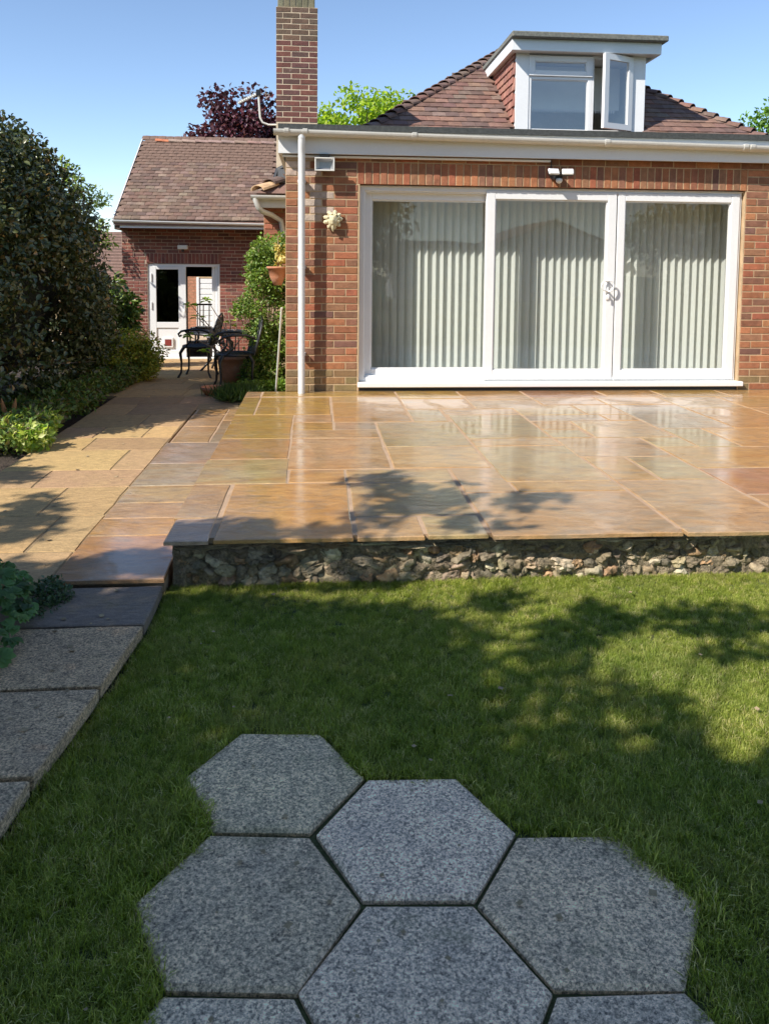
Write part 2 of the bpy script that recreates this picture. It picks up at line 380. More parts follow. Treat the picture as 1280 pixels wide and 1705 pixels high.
# leaves ----------------------------------------------------------------------
def leaf_cloud(name, P, D, U, L, W, C, m, parent=None, fold=.25, big=False):
    """P base points, D leaf directions, U leaf normals (n,3 arrays); L, W sizes; C colours"""
    P = np.asarray(P, float); D = np.asarray(D, float); U = np.asarray(U, float); n = len(P)
    D = D/np.linalg.norm(D, axis=1, keepdims=True)
    S = np.cross(D, U); S /= (np.linalg.norm(S, axis=1, keepdims=True)+1e-9); U = np.cross(S, D)
    L = np.broadcast_to(np.asarray(L, float), (n,))[:, None]; W = np.broadcast_to(np.asarray(W, float), (n,))[:, None]
    if not big:
        V = np.stack([P, P+D*L*.5+S*W*.5+U*W*fold, P+D*L-U*L*.08, P+D*L*.5-S*W*.5+U*W*fold], 1)
        F = np.array([[0, 1, 2], [0, 2, 3]]); k = 4
    else:
        V = np.stack([P, P+D*L*.28+S*W*.42+U*W*fold*.8, P+D*L*.65+S*W*.45+U*W*fold, P+D*L-U*L*.12, P+D*L*.65-S*W*.45+U*W*fold, P+D*L*.28-S*W*.42+U*W*fold*.8, P+D*L*.5], 1)
        F = np.array([[0, 1, 6], [1, 2, 6], [2, 3, 6], [3, 4, 6], [4, 5, 6], [5, 0, 6]]); k = 7
    V = V.reshape(-1, 3); FF = (F[None]+(np.arange(n)*k)[:, None, None]).reshape(-1, 3)
    me = bpy.data.meshes.new(name); me.vertices.add(len(V)); me.vertices.foreach_set('co', V.ravel())
    me.loops.add(FF.size); me.loops.foreach_set('vertex_index', FF.ravel().astype(np.int32))
    me.polygons.add(len(FF)); me.polygons.foreach_set('loop_start', np.arange(len(FF), dtype=np.int32)*3)
    me.polygons.foreach_set('loop_total', np.full(len(FF), 3, dtype=np.int32)); me.update(calc_edges=True)
    at = me.color_attributes.new('leaf_colour', 'FLOAT_COLOR', 'POINT')
    cc = np.concatenate([np.repeat(np.asarray(C, float), k, 0), np.ones((n*k, 1))], 1); at.data.foreach_set('color', cc.ravel())
    me.materials.append(m); me.validate(); return link(name, me, parent)
def unit(n):
    v = NR.normal(size=(n, 3)); return v/np.linalg.norm(v, axis=1, keepdims=True)
def pal(n, cols, wts=None, jitter=.18):
    cols = np.array(cols); i = NR.choice(len(cols), n, p=wts); return np.clip(cols[i]*(1+NR.normal(0, jitter, (n, 1))), .003, 1)
def blobs_points(blobs, n, shell=.35, flat=0):
    """points near the surfaces of ellipsoids (cx,cy,cz,rx,ry,rz); returns points and outward normals"""
    B = np.array(blobs, float); a = (B[:, 3]*B[:, 4]+B[:, 4]*B[:, 5]+B[:, 3]*B[:, 5]); i = NR.choice(len(B), n, p=a/a.sum())
    u = unit(n); r = 1-shell*NR.random(n)**1.6
    p = B[i, :3]+u*B[i, 3:]*r[:, None]; nn = u/B[i, 3:]; nn /= np.linalg.norm(nn, axis=1, keepdims=True); return p, nn
def clumpy(cx, cy, cz, rx, ry, rz, k, s=.34, seed=1):
    """a crown as many small lobes scattered over a big ellipsoid"""
    r = random.Random(seed); out = []
    for _ in range(k):
        u = Vector((r.gauss(0, 1), r.gauss(0, 1), r.gauss(0, 1))).normalized(); q = r.uniform(.45, 1)
        s2 = s*r.uniform(.6, 1.35); out.append((cx+u.x*rx*q, cy+u.y*ry*q, cz+u.z*rz*q, rx*s2, ry*s2, rz*s2*.85))
    return out
def foliage(name, blobs, n, L, W, cols, m, parent, wts=None, out=.7, shell=.5, fold=.25, big=False, zmin=None):
    p, nn = blobs_points(blobs, n, shell)
    if zmin is not None: k = p[:, 2] > zmin; p = p[k]; nn = nn[k]
    n = len(p); d = nn*out+unit(n)*.8+np.array([0, 0, -.15]); u = nn+unit(n)*.5+np.array([0, 0, .5])
    s = NR.uniform(.65, 1.3, n)
    return leaf_cloud(name, p, d, u, L*s, W*s, pal(n, cols, wts), m, parent, fold, big)
def trunk(parent, base, top, r0, r1, limbs=6, spread=1.5, m=M_bark, seed=3, name='trunk'):
    r = random.Random(seed); b = Vector(base); t = Vector(top); mb = MB()
    pts = [b.lerp(t, k/6)+Vector((r.uniform(-1, 1), r.uniform(-1, 1), 0))*r0*.5*(k > 0) for k in range(7)]
    mb.tube(pts, [r0+(r1-r0)*k/6 for k in range(7)], 8)
    for i in range(limbs):
        s = b.lerp(t, r.uniform(.45, .95)); a = r.uniform(0, 2*pi); e = s+Vector((cos(a), sin(a), r.uniform(.4, 1.1)))*spread*r.uniform(.6, 1)
        md = s.lerp(e, .5)+Vector((0, 0, -.08*spread)); mb.tube([s, md, e], [r1*.9, r1*.6, r1*.2], 6)
    return mb.build(name, m, parent, True)

# ================================================================== SETTING
PZ = .246                                              # patio top above the lawn
def zpath(y): return .08 if y < 9 else .08-.20*min(1, (y-9)/5.3)

g = MB().box(-150, 150, -120, 200, -.5, -.2).build('ground', M_ground); tag(g, kind='structure')
# lawn soil sheet, gently uneven
mb = MB(); nx, ny = 60, 50; X0, X1, Y0, Y1 = -.72, 9.0, -6.0, 3.80
for j in range(ny+1):
    for i in range(nx+1):
        x = X0+(X1-X0)*i/nx; y = Y0+(Y1-Y0)*j/ny; mb.v.append((x, y, -.006+.006*noise.noise(Vector((x*1.5, y*1.5, 0)))))
for j in range(ny):
    for i in range(nx): a = j*(nx+1)+i; mb.f.append((a, a+1, a+nx+2, a+nx+1))
lawn = mb.build('lawn', surf('lawn_soil', (.085, .10, .035), .95, .45, 5, 70, .9, .02, patches=[((.11, .09, .045), 3, .55, .72, .6)]), None, True)
tag(lawn, kind='structure')
# planting bed soil left of the paths
mb = MB(); nx, ny = 30, 60; X0, X1, Y0, Y1 = -9., -1.0, -2, 15.
for j in range(ny+1):
    for i in range(nx+1):
        y = Y0+(Y1-Y0)*j/ny; xr = -1.0 if y < 3.55 else -2.15; x = X0+(xr-X0)*i/nx
        mb.v.append((x, y, zpath(y)-.035+.03*noise.noise(Vector((x*2, y*2, 5)))))
for j in range(ny):
    for i in range(nx): a = j*(nx+1)+i; mb.f.append((a, a+1, a+nx+2, a+nx+1))
bed = mb.build('planting_bed', M_soil, None, True); tag(bed, kind='structure')
# soil between path and house side
mb = MB(); mb.add([(-1.0, 8.12, .05), (-.3, 8.12, .05), (-.3, 11.2, .04), (-1.0, 11.2, .02)], [(0, 1, 2, 3)])
tag(mb.build('side_bed', M_soil), kind='structure')

# ---- patio: bed plus individually laid slabs
patio_mb = MB().box(-.675, 7.0, 3.84, 8.2, -.19, PZ-.040)
patio_mb.box(-.70, 7.0, 3.76, 8.195, PZ-.028, PZ-.004)
patio = patio_mb.build('patio', surf('pink_pointing', (.40, .27, .17), .7, .2, 8, 90, .4, .003)); tag(patio, kind='structure')
OR, OC, GB, PK, LI, GR, PU, BG = (.48, .265, .09), (.44, .265, .06), (.45, .315, .145), (.48, .295, .14), (.39, .28, .18), (.43, .315, .145), (.35, .175, .09), (.48, .31, .135)
XL = [-.705, -.535, -.19, .135, .49, .80, 1.13, 1.80, 2.44]
slabs = [  # x0, x1, y0, y1, colour
 (-.71, -.54, 6.91, 7.84, OC), (-.54, .125, 6.90, 7.82, OC), (-.71, -.195, 5.945, 6.90, OC), (-.71, -.19, 5.305, 5.94, OR), (-.72, -.175, 4.69, 5.30, GR),
 (-.195, .132, 6.55, 6.89, PK), (-.195, .132, 6.24, 6.545, OC), (-.19, .475, 5.935, 6.235, PK), (-.19, .475, 5.01, 5.93, PK), (-.17, .18, 4.70, 5.0, OR),
 (.137, .79, 6.55, 7.52, OR), (.137, .79, 7.53, 7.86, BG), (.137, .475, 6.24, 6.54, LI), (.18, .83, 4.70, 5.0, GB),
 (-.72, -.50, 4.05, 4.68, PK), (-.71, -.50, 3.705, 4.045, LI), (-.485, .18, 3.715, 4.69, OR),
 (.80, 1.43, 7.13, 7.70, OR), (.80, 1.10, 6.54, 7.12, GR), (.485, 1.125, 5.63, 6.53, GB), (.485, 1.12, 5.01, 5.62, BG),
 (1.11, 1.77, 6.84, 7.12, PK), (1.13, 1.77, 5.88, 6.83, GB), (1.13, 1.77, 5.62, 5.87, BG), (1.13, 1.79, 4.66, 5.61, GR),
 (.84, 1.14, 4.44, 5.0, PK), (.19, .83, 4.04, 4.69, BG), (.19, .52, 3.71, 4.03, PK), (.53, .83, 3.72, 4.03, GB), (.84, 1.79, 3.70, 4.43, PK),
 (1.15, 1.79, 4.44, 4.65, OR), (1.80, 2.44, 3.69, 4.65, PK), (1.80, 2.09, 4.66, 5.25, OR), (2.10, 2.44, 4.66, 5.25, GR), (1.78, 2.44, 5.26, 5.86, PK),
 (1.78, 2.46, 6.53, 6.80, LI), (2.47, 2.73, 6.53, 6.80, OR), (1.78, 2.10, 6.19, 6.52, OR), (1.78, 2.08, 5.87, 6.18, GR), (2.11, 2.73, 5.87, 6.52, PK),
 (2.45, 3.35, 4.93, 5.52, OR), (2.45, 3.10, 4.33, 4.92, PU), (2.45, 3.10, 3.69, 4.32, PK), (2.45, 2.75, 5.53, 5.86, GR),
 (2.74, 3.38, 6.19, 7.30, LI), (2.76, 3.08, 5.53, 6.18, GR), (3.09, 3.70, 5.53, 6.18, OR), (3.39, 4.0, 6.19, 7.10, OR),
 (3.36, 4.30, 4.93, 5.52, OR), (3.11, 3.75, 4.02, 4.92, BG), (3.11, 3.75, 3.69, 4.01, OC), (3.76, 4.40, 3.69, 4.92, OR), (3.71, 4.35, 5.53, 6.18, PK), (4.01, 4.65, 6.19, 7.10, BG),
 (1.78, 2.36, 6.81, 7.30, BG), (2.37, 2.73, 6.81, 7.30, BG), (1.11, 1.43, 7.13, 7.12, OR), (1.44, 2.10, 7.13, 7.60, BG), (2.11, 2.73, 7.31, 7.75, OR), (2.74, 3.38, 7.31, 7.75, PK),
 (3.39, 4.0, 7.11, 7.75, BG), (4.01, 4.65, 7.11, 7.75, OR), (-.54, .79, 7.87, 8.185, OC), (-.71, -.55, 7.85, 8.185, PK), (.80, 1.43, 7.71, 8.185, OC), (1.44, 2.10, 7.61, 8.185, OR), (2.11, 2.90, 7.76, 8.185, PU),
 (2.91, 3.5, 7.76, 8.185, OR), (3.51, 4.2, 7.76, 8.185, OC), (4.21, 4.95, 7.76, 8.185, OR), (4.66, 5.3, 6.8, 7.75, OC), (4.66, 5.3, 5.9, 6.79, PK), (4.36, 5.0, 4.93, 5.89, OR), (4.41, 5.2, 3.69, 4.92, BG),
 (4.96, 5.8, 7.76, 8.185, PK), (5.31, 6.1, 6.8, 7.75, GB), (5.31, 6.1, 5.9, 6.79, OR), (5.01, 6.0, 4.93, 5.89, PK), (5.21, 6.1, 3.69, 4.92, OR), (6.11, 7.0, 3.7, 5.3, OC), (6.11, 7.0, 5.31, 6.9, GR), (6.11, 7.0, 6.91, 8.18, OR), (5.81, 6.10, 7.76, 8.185, BG), (6.01, 6.10, 4.93, 5.89, BG)]
for (x0, x1, y0, y1, c) in slabs:
    if x1-x0 < .05 or y1-y0 < .05: continue
    g_ = .0055
    me = slab_mesh('paving_slab', M_wet, [(x0+g_, y0+g_), (x1-g_, y0+g_), (x1-g_, y1-g_), (x0+g_, y1-g_)], PZ-.021, PZ+RNG.uniform(-.0012, .0012))
    colored(link('paving_slab', me, patio), jit(c, .1))
# soldier strip of slabs beside and below the patio
strip = MB().box(-1.19, -.705, 3.72, 8.10, -.19, .081).build('lower_paving_strip', MATS['pink_pointing']); tag(strip, kind='structure')
ys = [3.665, 4.28, 4.58, 4.88, 5.26, 5.86, 6.56]
cs = [PK, OR, PK, GB, LI, (.31, .27, .22)]
cs = [(.42, .235, .115), OR, PK, GB, (.40, .31, .20), (.36, .27, .20)]
for i in range(6):
    me = slab_mesh('paving_slab', M_wet, [(-1.21, ys[i]+.006), (-.70, ys[i]+.006), (-.70, ys[i+1]-.005), (-1.21, ys[i+1]-.005)], .066, .086)
    colored(link('paving_slab', me, strip), jit(cs[i], .05))
for (x0, x1, y0, y1, c) in [(-1.18, -.885, 6.565, 7.22, PK), (-1.18, -.885, 7.23, 7.80, PK), (-1.17, -.885, 7.81, 8.10, OR), (-.87, -.72, 6.565, 7.5, LI), (-.87, -.72, 7.51, 8.10, PK)]:
    me = slab_mesh('paving_slab', M_wet, [(x0, y0), (x1, y0), (x1, y1-.006), (x0, y1-.006)], .066, .086); colored(link('paving_slab', me, strip), jit(c, .08))
# dry tan path running back to the rear building
path = MB(); path.box(-2.19, -1.215, 3.62, 9.0, -.3, .075)
path.add([(-2.6, 9., .075), (-.75, 9., .075), (-.75, 14.35, -.125), (-3.4, 14.35, -.125), (-2.19, 9, -.3), (-.75, 9, -.3), (-.75, 14.35, -.3), (-3.4, 14.35, -.3)],
         [(0, 1, 2, 3), (4, 5, 1, 0), (5, 6, 2, 1), (7, 4, 0, 3)])
path.box(-1.215, -.75, 8.11, 9.0, -.3, .075)
path = path.build('garden_path', surf('path_grit', (.30, .21, .11), .95, .3, 12, 90, .7, .006)); tag(path, kind='structure')
TAN = [(.46, .29, .125), (.42, .265, .12), (.48, .31, .13), (.38, .235, .12), (.44, .28, .14)]
def path_slab(x0, x1, y0, y1, c, nm='paving_slab'):
    g_ = .006; poly = [(x0+g_, y0+g_), (x1-g_, y0+g_), (x1-g_, y1-g_), (x0+g_, y1-g_)]
    me = slab_mesh(nm, M_dry, poly, -.03, 0, jitter=.006)
    for v in me.vertices: v.co.z += zpath(v.co.y)
    return colored(link(nm, me, path), jit(c, .1))
y = 3.62; k = 0
while y < 9.0:
    h = [.45, .6, .6, .45, .62, .46][k % 6]; y1 = min(9.0, y+h)
    xs = [[-2.2, -1.82, -1.215], [-2.2, -1.86, -1.46, -1.215], [-2.2, -1.6, -1.215], [-2.2, -1.84, -1.215], [-2.2, -1.45, -1.215]][k % 5]
    if y > 8.12: xs = xs[:-1]+[-.9]
    for a, b in zip(xs, xs[1:]): path_slab(a, b, y, y1, RNG.choice(TAN))
    y = y1; k += 1
while y < 14.28:
    y1 = min(14.3, y+RNG.choice([.45, .6, .6])); x = -2.25-.75*(y-9)/5.3+RNG.uniform(-.05, .05)
    xe = -1.0 if y < 11.2 else -.8
    while x < xe-.1:
        x1 = min(xe, x+RNG.choice([.45, .6, .75]))
        if xe-x1 < .15: x1 = xe
        path_slab(x, x1, y, y1, RNG.choice(TAN)); x = x1
    y = y1
# old grey slabs running down the lawn's left side
gp = MB().prism([(-1.30, 3.64), (-.72, 3.64), (-.72, 3.2), (-1.10, 0.), (-1.55, 0.)], 'z', -.3, .036).build('side_path', M_soil); tag(gp, kind='structure')
for i, (y0, y1, xl0, xl1) in enumerate([(3.25, 3.655, -1.36, -1.36), (2.76, 3.24, -1.36, -1.38), (2.27, 2.75, -1.40, -1.42), (1.76, 2.26, -1.44, -1.44), (1.2, 1.75, -1.5, -1.5), (.6, 1.19, -1.55, -1.55), (0, .59, -1.6, -1.6)]):
    xr = lambda y: -.70 if y > 3.2 else -.70-.115*(3.2-y)
    poly = [(xl0, y0+.006), (xr(y0), y0+.006), (xr(y1), y1-.006), (xl1, y1-.006)]
    me = slab_mesh('paving_slab', M_dry if i == 0 else M_agg, poly, .012, .062 if i else .060, c=.007, jitter=.004)
    colored(link('paving_slab', me, gp), [(.24, .185, .145), (.70, .60, .46), (.68, .60, .48), (.66, .60, .50)][min(i, 3)])
# hexagonal paving set into the lawn
S6 = .2735; cen = (on_z(485, 1662, 0)+on_z(932, 1657, 0))/2; a0 = radians(-4.0)
def dv(deg): return Vector((cos(a0+radians(deg)), sin(a0+radians(deg)), 0))*S6*sqrt(3)
hexc = [cen, cen+dv(90), cen+dv(150), cen+dv(30), cen+dv(150)+dv(90), cen+dv(150)-dv(90), cen+dv(30)-dv(90)]
hexbase = MB()
for c in hexc: hexbase.prism([(c.x+S6*.97*cos(a0+radians(60*i)), c.y+S6*.97*sin(a0+radians(60*i))) for i in range(6)], 'z', -.05, -.012)
hexbase = hexbase.build('hexagonal_paving', M_soil); tag(hexbase, kind='structure')
for i, c in enumerate(hexc):
    s = S6-.0075; poly = [(c.x+s*cos(a0+radians(60*q)), c.y+s*sin(a0+radians(60*q))) for q in range(6)]
    me = slab_mesh('hexagonal_slab', M_agg, poly, -.04, .012+RNG.uniform(-.002, .002), c=.012, jitter=.0065)
    colored(link('hexagonal_slab', me, hexbase), jit([(1.02, .98, .93), (1.16, 1.11, 1.06), (.86, .82, .73), (.98, .92, .80), (.96, .92, .76), (.98, .95, .9), (.9, .88, .85)][i], .03))

# ---- stone retaining wall under the patio edge
rw = thing('rubble_retaining_wall', (2, 3.8, 0), 'low retaining wall of rough flint and rubble under the patio edge, along the lawn', 'wall')
core = MB(); nx = 700
for j in range(13):
    for i in range(nx+1):
        x = -.68+7.6*i/nx; z = -.03+.235*j/12; core.v.append((x, 3.792+.030*noise.noise(Vector((x*13, z*20, 3)))+.014*noise.noise(Vector((x*40, z*50, 8))), z))
for j in range(12):
    for i in range(nx): a = j*(nx+1)+i; core.f.append((a, a+1, a+nx+2, a+nx+1))
core.build('mortar_face', M_rubble, rw, True)
STM = []
for k in range(10):
    bm = bmesh.new(); bmesh.ops.create_icosphere(bm, subdivisions=3, radius=.5)
    r = random.Random(50+k); o = Vector((r.uniform(0, 50), 0, 0))
    for v in bm.verts:
        n1 = noise.noise(v.co*2.3+o); n2 = noise.noise(v.co*6+o); n3 = noise.noise(v.co*13+o); v.co *= 1+.55*n1+.34*n2+.2*n3
        v.co.x = max(-.42, min(.42, v.co.x)); v.co.z = max(-.40, min(.40, v.co.z))
    me = bpy.data.meshes.new('stone'); bm.to_mesh(me); bm.free(); me.materials.append(M_flint)
    if k % 3 == 0: me.polygons.foreach_set('use_smooth', [True]*len(me.polygons))
    STM.append(me)
STC = [(.34, .26, .16), (.27, .21, .13), (.38, .30, .19), (.48, .40, .27), (.17, .135, .09), (.34, .21, .11), (.30, .24, .15)]
for row, (zb, zt) in enumerate([(-.02, .045), (.038, .092), (.085, .135), (.128, .178), (.174, .206)]):
    x = -.66
    while x < 4.9:
        wd = RNG.uniform(.04, .12) if row < 4 else RNG.uniform(.10, .26)
        h = (zt-zb)*RNG.uniform(.95, 1.35); o = link('stone', RNG.choice(STM), rw, (x+wd/2, 3.815+RNG.uniform(-.008, .012)-(.012 if row == 4 else 0), (zb+zt)/2+RNG.uniform(-.01, .01)))
        o.scale = (wd*1.3, RNG.uniform(.05, .11), h*1.15 if row < 4 else (zt-zb)*.75); o.rotation_euler = (RNG.uniform(-.3, .3), RNG.uniform(-.5, .5) if row < 4 else RNG.uniform(-.05, .05), 0)
        colored(o, jit(RNG.choice(STC), .2)); x += wd*.97

# ================================================================== HOUSE
WY = 8.2
house = thing('brick_bungalow', (2, 10, PZ), 'brick bungalow with wide sliding patio doors, flat-roofed extension, tiled hip roof and dormer', 'house')
DX0, DX1, DZ0, DZ1 = .415, 4.487, .31, 2.35
wall = MB(); wf = WY+.0045
wall.box(-.318, DX0+.012, wf, WY+.30, -.1, 2.64); wall.box(DX1-.002, 6.4, wf, WY+.30, -.1, 2.64); wall.box(DX0+.012, DX1-.012, wf, WY+.30, DZ1+.01, 2.64)
wall.box(DX0+.012, DX1-.012, WY+.02, WY+.30, -.1, DZ0-.045)
wall.box(-.318, -.03, WY+.30, 10.75, -.1, 2.6)                       # left side wall of the extension
wall = wall.build('wall', M_mortar, house)
BC = [(.30, .115, .056), (.33, .13, .058), (.27, .105, .055), (.25, .115, .065), (.22, .10, .06), (.36, .15, .066), (.28, .13, .07), (.18, .085, .062), (.32, .105, .053)]
BW = [3, 3, 3, 2, 2, 2, 2, 1, 2]
def bcol(z, x):
    c = Vector(RNG.choices(BC, BW)[0])
    if z < PZ+.22 and RNG.random() < .75: c = c.lerp(Vector((.20, .17, .07)), RNG.uniform(.3, .8))
    if x < -.07 and z > 1.9 and RNG.random() < .4: c = c.lerp(Vector((.50, .45, .38)), .7)
    return jit(tuple(c), .14)
nc = 28; CH = .0753; Z0 = DZ1-nc*CH
far = MB()
def lay(x0, x1, z, odd, first=None):
    """one course of stretchers"""
    L = .243; x = x0-(L/2 if odd else 0)
    while x < x1-.01:
        a = max(x, x0); b = min(x+L, x1)
        if b-a > .05:
            if a > 5.1: far.box(a+.005, b-.005, WY, WY+.04, z+.005, z+CH-.006)
            else: brick(a, b, z, z+CH, WY, wall, bcol(z, a))
        x += L
for r in range(nc):
    z = Z0+r*CH; lay(-.318, DX0-.003, z, r % 2); lay(DX1+.003, 6.38, z, (r+1) % 2)
# soldier course over the doors, stretchers beside it
for r in range(3): lay(-.318, .40, DZ1+r*CH, r % 2); lay(4.50, 6.38, DZ1+r*CH, r % 2)
n = 53; sw = (4.50-.40)/n
for i in range(n): brick(.40+i*sw, .40+(i+1)*sw, DZ1, DZ1+3*CH, WY, wall, bcol(2.4, .5), name='soldier_brick')
lay(-.318, 6.38, DZ1+3*CH, 1)
fo = far.build('brickwork', M_brick, wall); colored(fo, (.36, .155, .08)); fo['kind'] = 'stuff'
# visible scrap of the older wall behind
ow = MB().box(-.70, -.34, 10.76, 10.9, -.1, 2.35).build('rear_wall', M_mortar, house)
for r in range(16):
    z = 1.1+r*CH
    for (a, b) in ([(-.70, -.46), (-.46, -.34)] if r % 2 else [(-.70, -.58), (-.58, -.34)]): brick(a, b, z, z+CH, 10.75, ow, jit(RNG.choice([(.42, .17, .09), (.35, .13, .08)]), .15))

# flat roof: felt, fascia, gutter, trim, downpipe
MB().box(-.385, 6.6, 8.07, 12.1, 2.86, 2.917).build('felt_roof', M_felt, house)
fb = MB(); fb.box(-.385, 6.6, 8.10, 8.14, 2.635, 2.86); fb.box(-.385, -.345, 8.14, 10.5, 2.635, 2.86); fb.build('fascia', M_white, house)
MB().box(-.345, 6.6, 8.14, WY+.02, 2.652, 2.664).build('soffit', M_wood, house)
MB().cbox(-.345, 2.37, 8.145, 8.185, 2.604, 2.626, .004).build('trim_strip', M_white, house)
gm = MB(); gy, gz = 8.030, 2.852
for x0, x1 in ((-.42, 6.6),):
    pr = [(gy+.055*cos(a), gz-.055*sin(a)*1.05) for a in np.linspace(0, pi, 13)]+[(gy+.049*cos(a), gz-.049*sin(a)) for a in np.linspace(pi, 0, 13)]
    gm.prism(pr, 'x', x0, x1)
def slope_gutter(o, drop, x0=-.42): # falls a little to the right
    for v in o.data.vertices: v.co.z -= drop*(v.co.x-x0)
    return o
gut = slope_gutter(gm.build('gutter', M_white_old, house), .012)
MB().prism([(gy+.056*cos(a), gz-.057*sin(a)) for a in np.linspace(0, pi, 13)], 'x', -.426, -.415).build('gutter_end', M_white_old, gut)
for gx in (-.30, -.12, .95, 2.9, 4.35, 4.42, 5.5):
    b_ = MB().prism([(gy+.062*cos(a), gz-.063*sin(a)) for a in np.linspace(0, pi, 11)]+[(gy-.062, gz+.008), (gy+.062, gz+.008)], 'x', gx-.022, gx+.022)
    slope_gutter(b_.build('gutter_bracket', M_white_old, gut), .012)
dp = MB().tube([(-.155, 8.03, 2.82), (-.155, 8.03, 2.77)], .038, 14)
dp.tube([(-.155, 8.075, PZ-.0), (-.155, 8.075, 2.58), (-.155, 8.05, 2.68), (-.155, 8.03, 2.75), (-.155, 8.03, 2.80)], .0345, 14)
dp = dp.build('downpipe', M_white, house, True)
for z in (.62, 1.5, 2.35): MB().box(-.195, -.115, 8.12, 8.2, z, z+.03).build('pipe_clip', M_white, dp)

# patio doors ---------------------------------------------------------------
def X_(px, Y, y=480): return on_y(px, y, Y).x
door = thing('patio_door', (2.45, 8.25, DZ0), 'x', 'x')
del door['label']; del door['category']; attach(door, house)
def frame(x0, x1, z0, z1, y0, y1, wl, wr, wb, wt, name, m=M_white, parent=door, c=.005):
    mb = MB(); mb.cbox(x0, x0+wl, y0, y1, z0, z1, c); mb.cbox(x1-wr, x1, y0, y1, z0, z1, c)
    mb.cbox(x0+wl-.001, x1-wr+.001, y0+.0015, y1, z0, z0+wb, c); mb.cbox(x0+wl-.001, x1-wr+.001, y0+.0015, y1, z1-wt, z1, c)
    # bead round the glass
    i = .012
    mb.box(x0+wl-.002, x0+wl+i, y0+.018, y1-.012, z0+wb, z1-wt); mb.box(x1-wr-i, x1-wr+.002, y0+.018, y1-.012, z0+wb, z1-wt)
    mb.box(x0+wl+i, x1-wr-i, y0+.018, y1-.012, z0+wb-.002, z0+wb+i); mb.box(x0+wl+i, x1-wr-i, y0+.018, y1-.012, z1-wt-i, z1-wt+.002)
    return mb.build(name, m, parent)
def pane(x0, x1, z0, z1, y, parent, m=M_glass):
    return MB().box(x0, x1, y, y+.006, z0, z1).build('pane', m, parent)
# depth note: door parts hang on the 'patio_door' part, so frames, sashes and panes are its sub-parts
OY = WY+.055
frame(DX0+.012, DX1-.012, DZ0+.03, DZ1-.004, OY, OY+.13, .055, .045, .045, .052, 'frame')
MB().cbox(DX0-.0, DX1+.035, WY-.055, OY+.12, DZ0-.022, DZ0+.028, .006).build('sill', M_white, door)
MB().box(DX0+.02, DX1-.01, WY+.015, OY+.1, DZ0-.06, DZ0-.023).build('sill_shadow_gap', M_black, door)  # black strip painting the shadow gap beneath the sill
xa = [DX0+.066, X_(822, OY+.1), X_(807, OY), X_(1022, OY), X_(1024, OY), DX1-.056]
zb, zt = DZ0+.075, DZ1-.055
frame(xa[0], xa[1], zb+.0, zt, OY+.07, OY+.115, .075, .07, .075, .085, 'sash')
pane(xa[0]+.06, xa[1]-.06, zb+.06, zt-.06, OY+.09, door)
frame(xa[2], xa[3], zb-.03, zt+.02, OY-.012, OY+.05, .094, .094, .098, .085, 'sash')
pane(xa[2]+.08, xa[3]-.08, zb+.05, zt-.06, OY+.02, door)
frame(xa[4], xa[5]+.02, zb-.03, zt+.02, OY-.012, OY+.05, .080, .092, .098, .085, 'sash')
pane(xa[4]+.07, xa[5]-.07, zb+.05, zt-.06, OY+.02, door)
# handle on the meeting stile
hc = on_y(1014, 478, OY-.012); hd = MB(); hx, hz = hc.x-.02, hc.z
hd.cbox(hx-.016, hx+.016, OY-.024, OY-.010, hz-.14, hz+.07, .005)
pts = [(hx-.085+.055*cos(a)*1.0+.05, OY-.055, hz+.02+.075*sin(a)) for a in np.linspace(-2.2, 2.2, 12)]
hd.tube([(hx, OY-.02, hz-.04), (hx, OY-.055, hz-.045)]+[(hx+.05*cos(a)-.0, OY-.065, hz+.01+.06*sin(a)) for a in np.linspace(-1.35, 1.35, 9)]+[(hx, OY-.055, hz+.065), (hx, OY-.02, hz+.06)], .009, 8)
hd.tube([(hx, OY-.02, hz-.09), (hx, OY-.05, hz-.09)], .012, 8); hd.cbox(hx-.01, hx+.01, OY-.056, OY-.046, hz-.135, hz-.08, .003)
hd.tube([(hx-.016, OY-.03, hz+.06)]+[(hx-.03-.045*sin(a), OY-.05, hz+.01+.05*cos(a)) for a in np.linspace(0, pi, 9)]+[(hx-.016, OY-.03, hz-.045)], .008, 8)
hd.build('handle', M_white, door, True)
# curtain-like drip line of sealant along the frame head and side
sb = MB()
for i in range(58):
    x = DX0+.02+i*.07; sb.cbox(x, x+.071, WY+.045, OY+.004, DZ1-.012-RNG.uniform(0, .006), DZ1-.001, .002)
sb.build('sealant_bead', M_white_old, door)
# the room behind
rm = MB(); rx0, rx1, ry0, ry1, rz0, rz1 = .1, 4.9, WY+.30, 12.0, PZ+.02, 2.6
rm.add([(rx0, ry0, rz0), (rx1, ry0, rz0), (rx1, ry1, rz0), (rx0, ry1, rz0), (rx0, ry0, rz1), (rx1, ry0, rz1), (rx1, ry1, rz1), (rx0, ry1, rz1)],
       [(0, 1, 2, 3), (7, 6, 5, 4), (1, 2, 6, 5), (3, 0, 4, 7), (2, 3, 7, 6)])
rm.build('room', M_room, house)
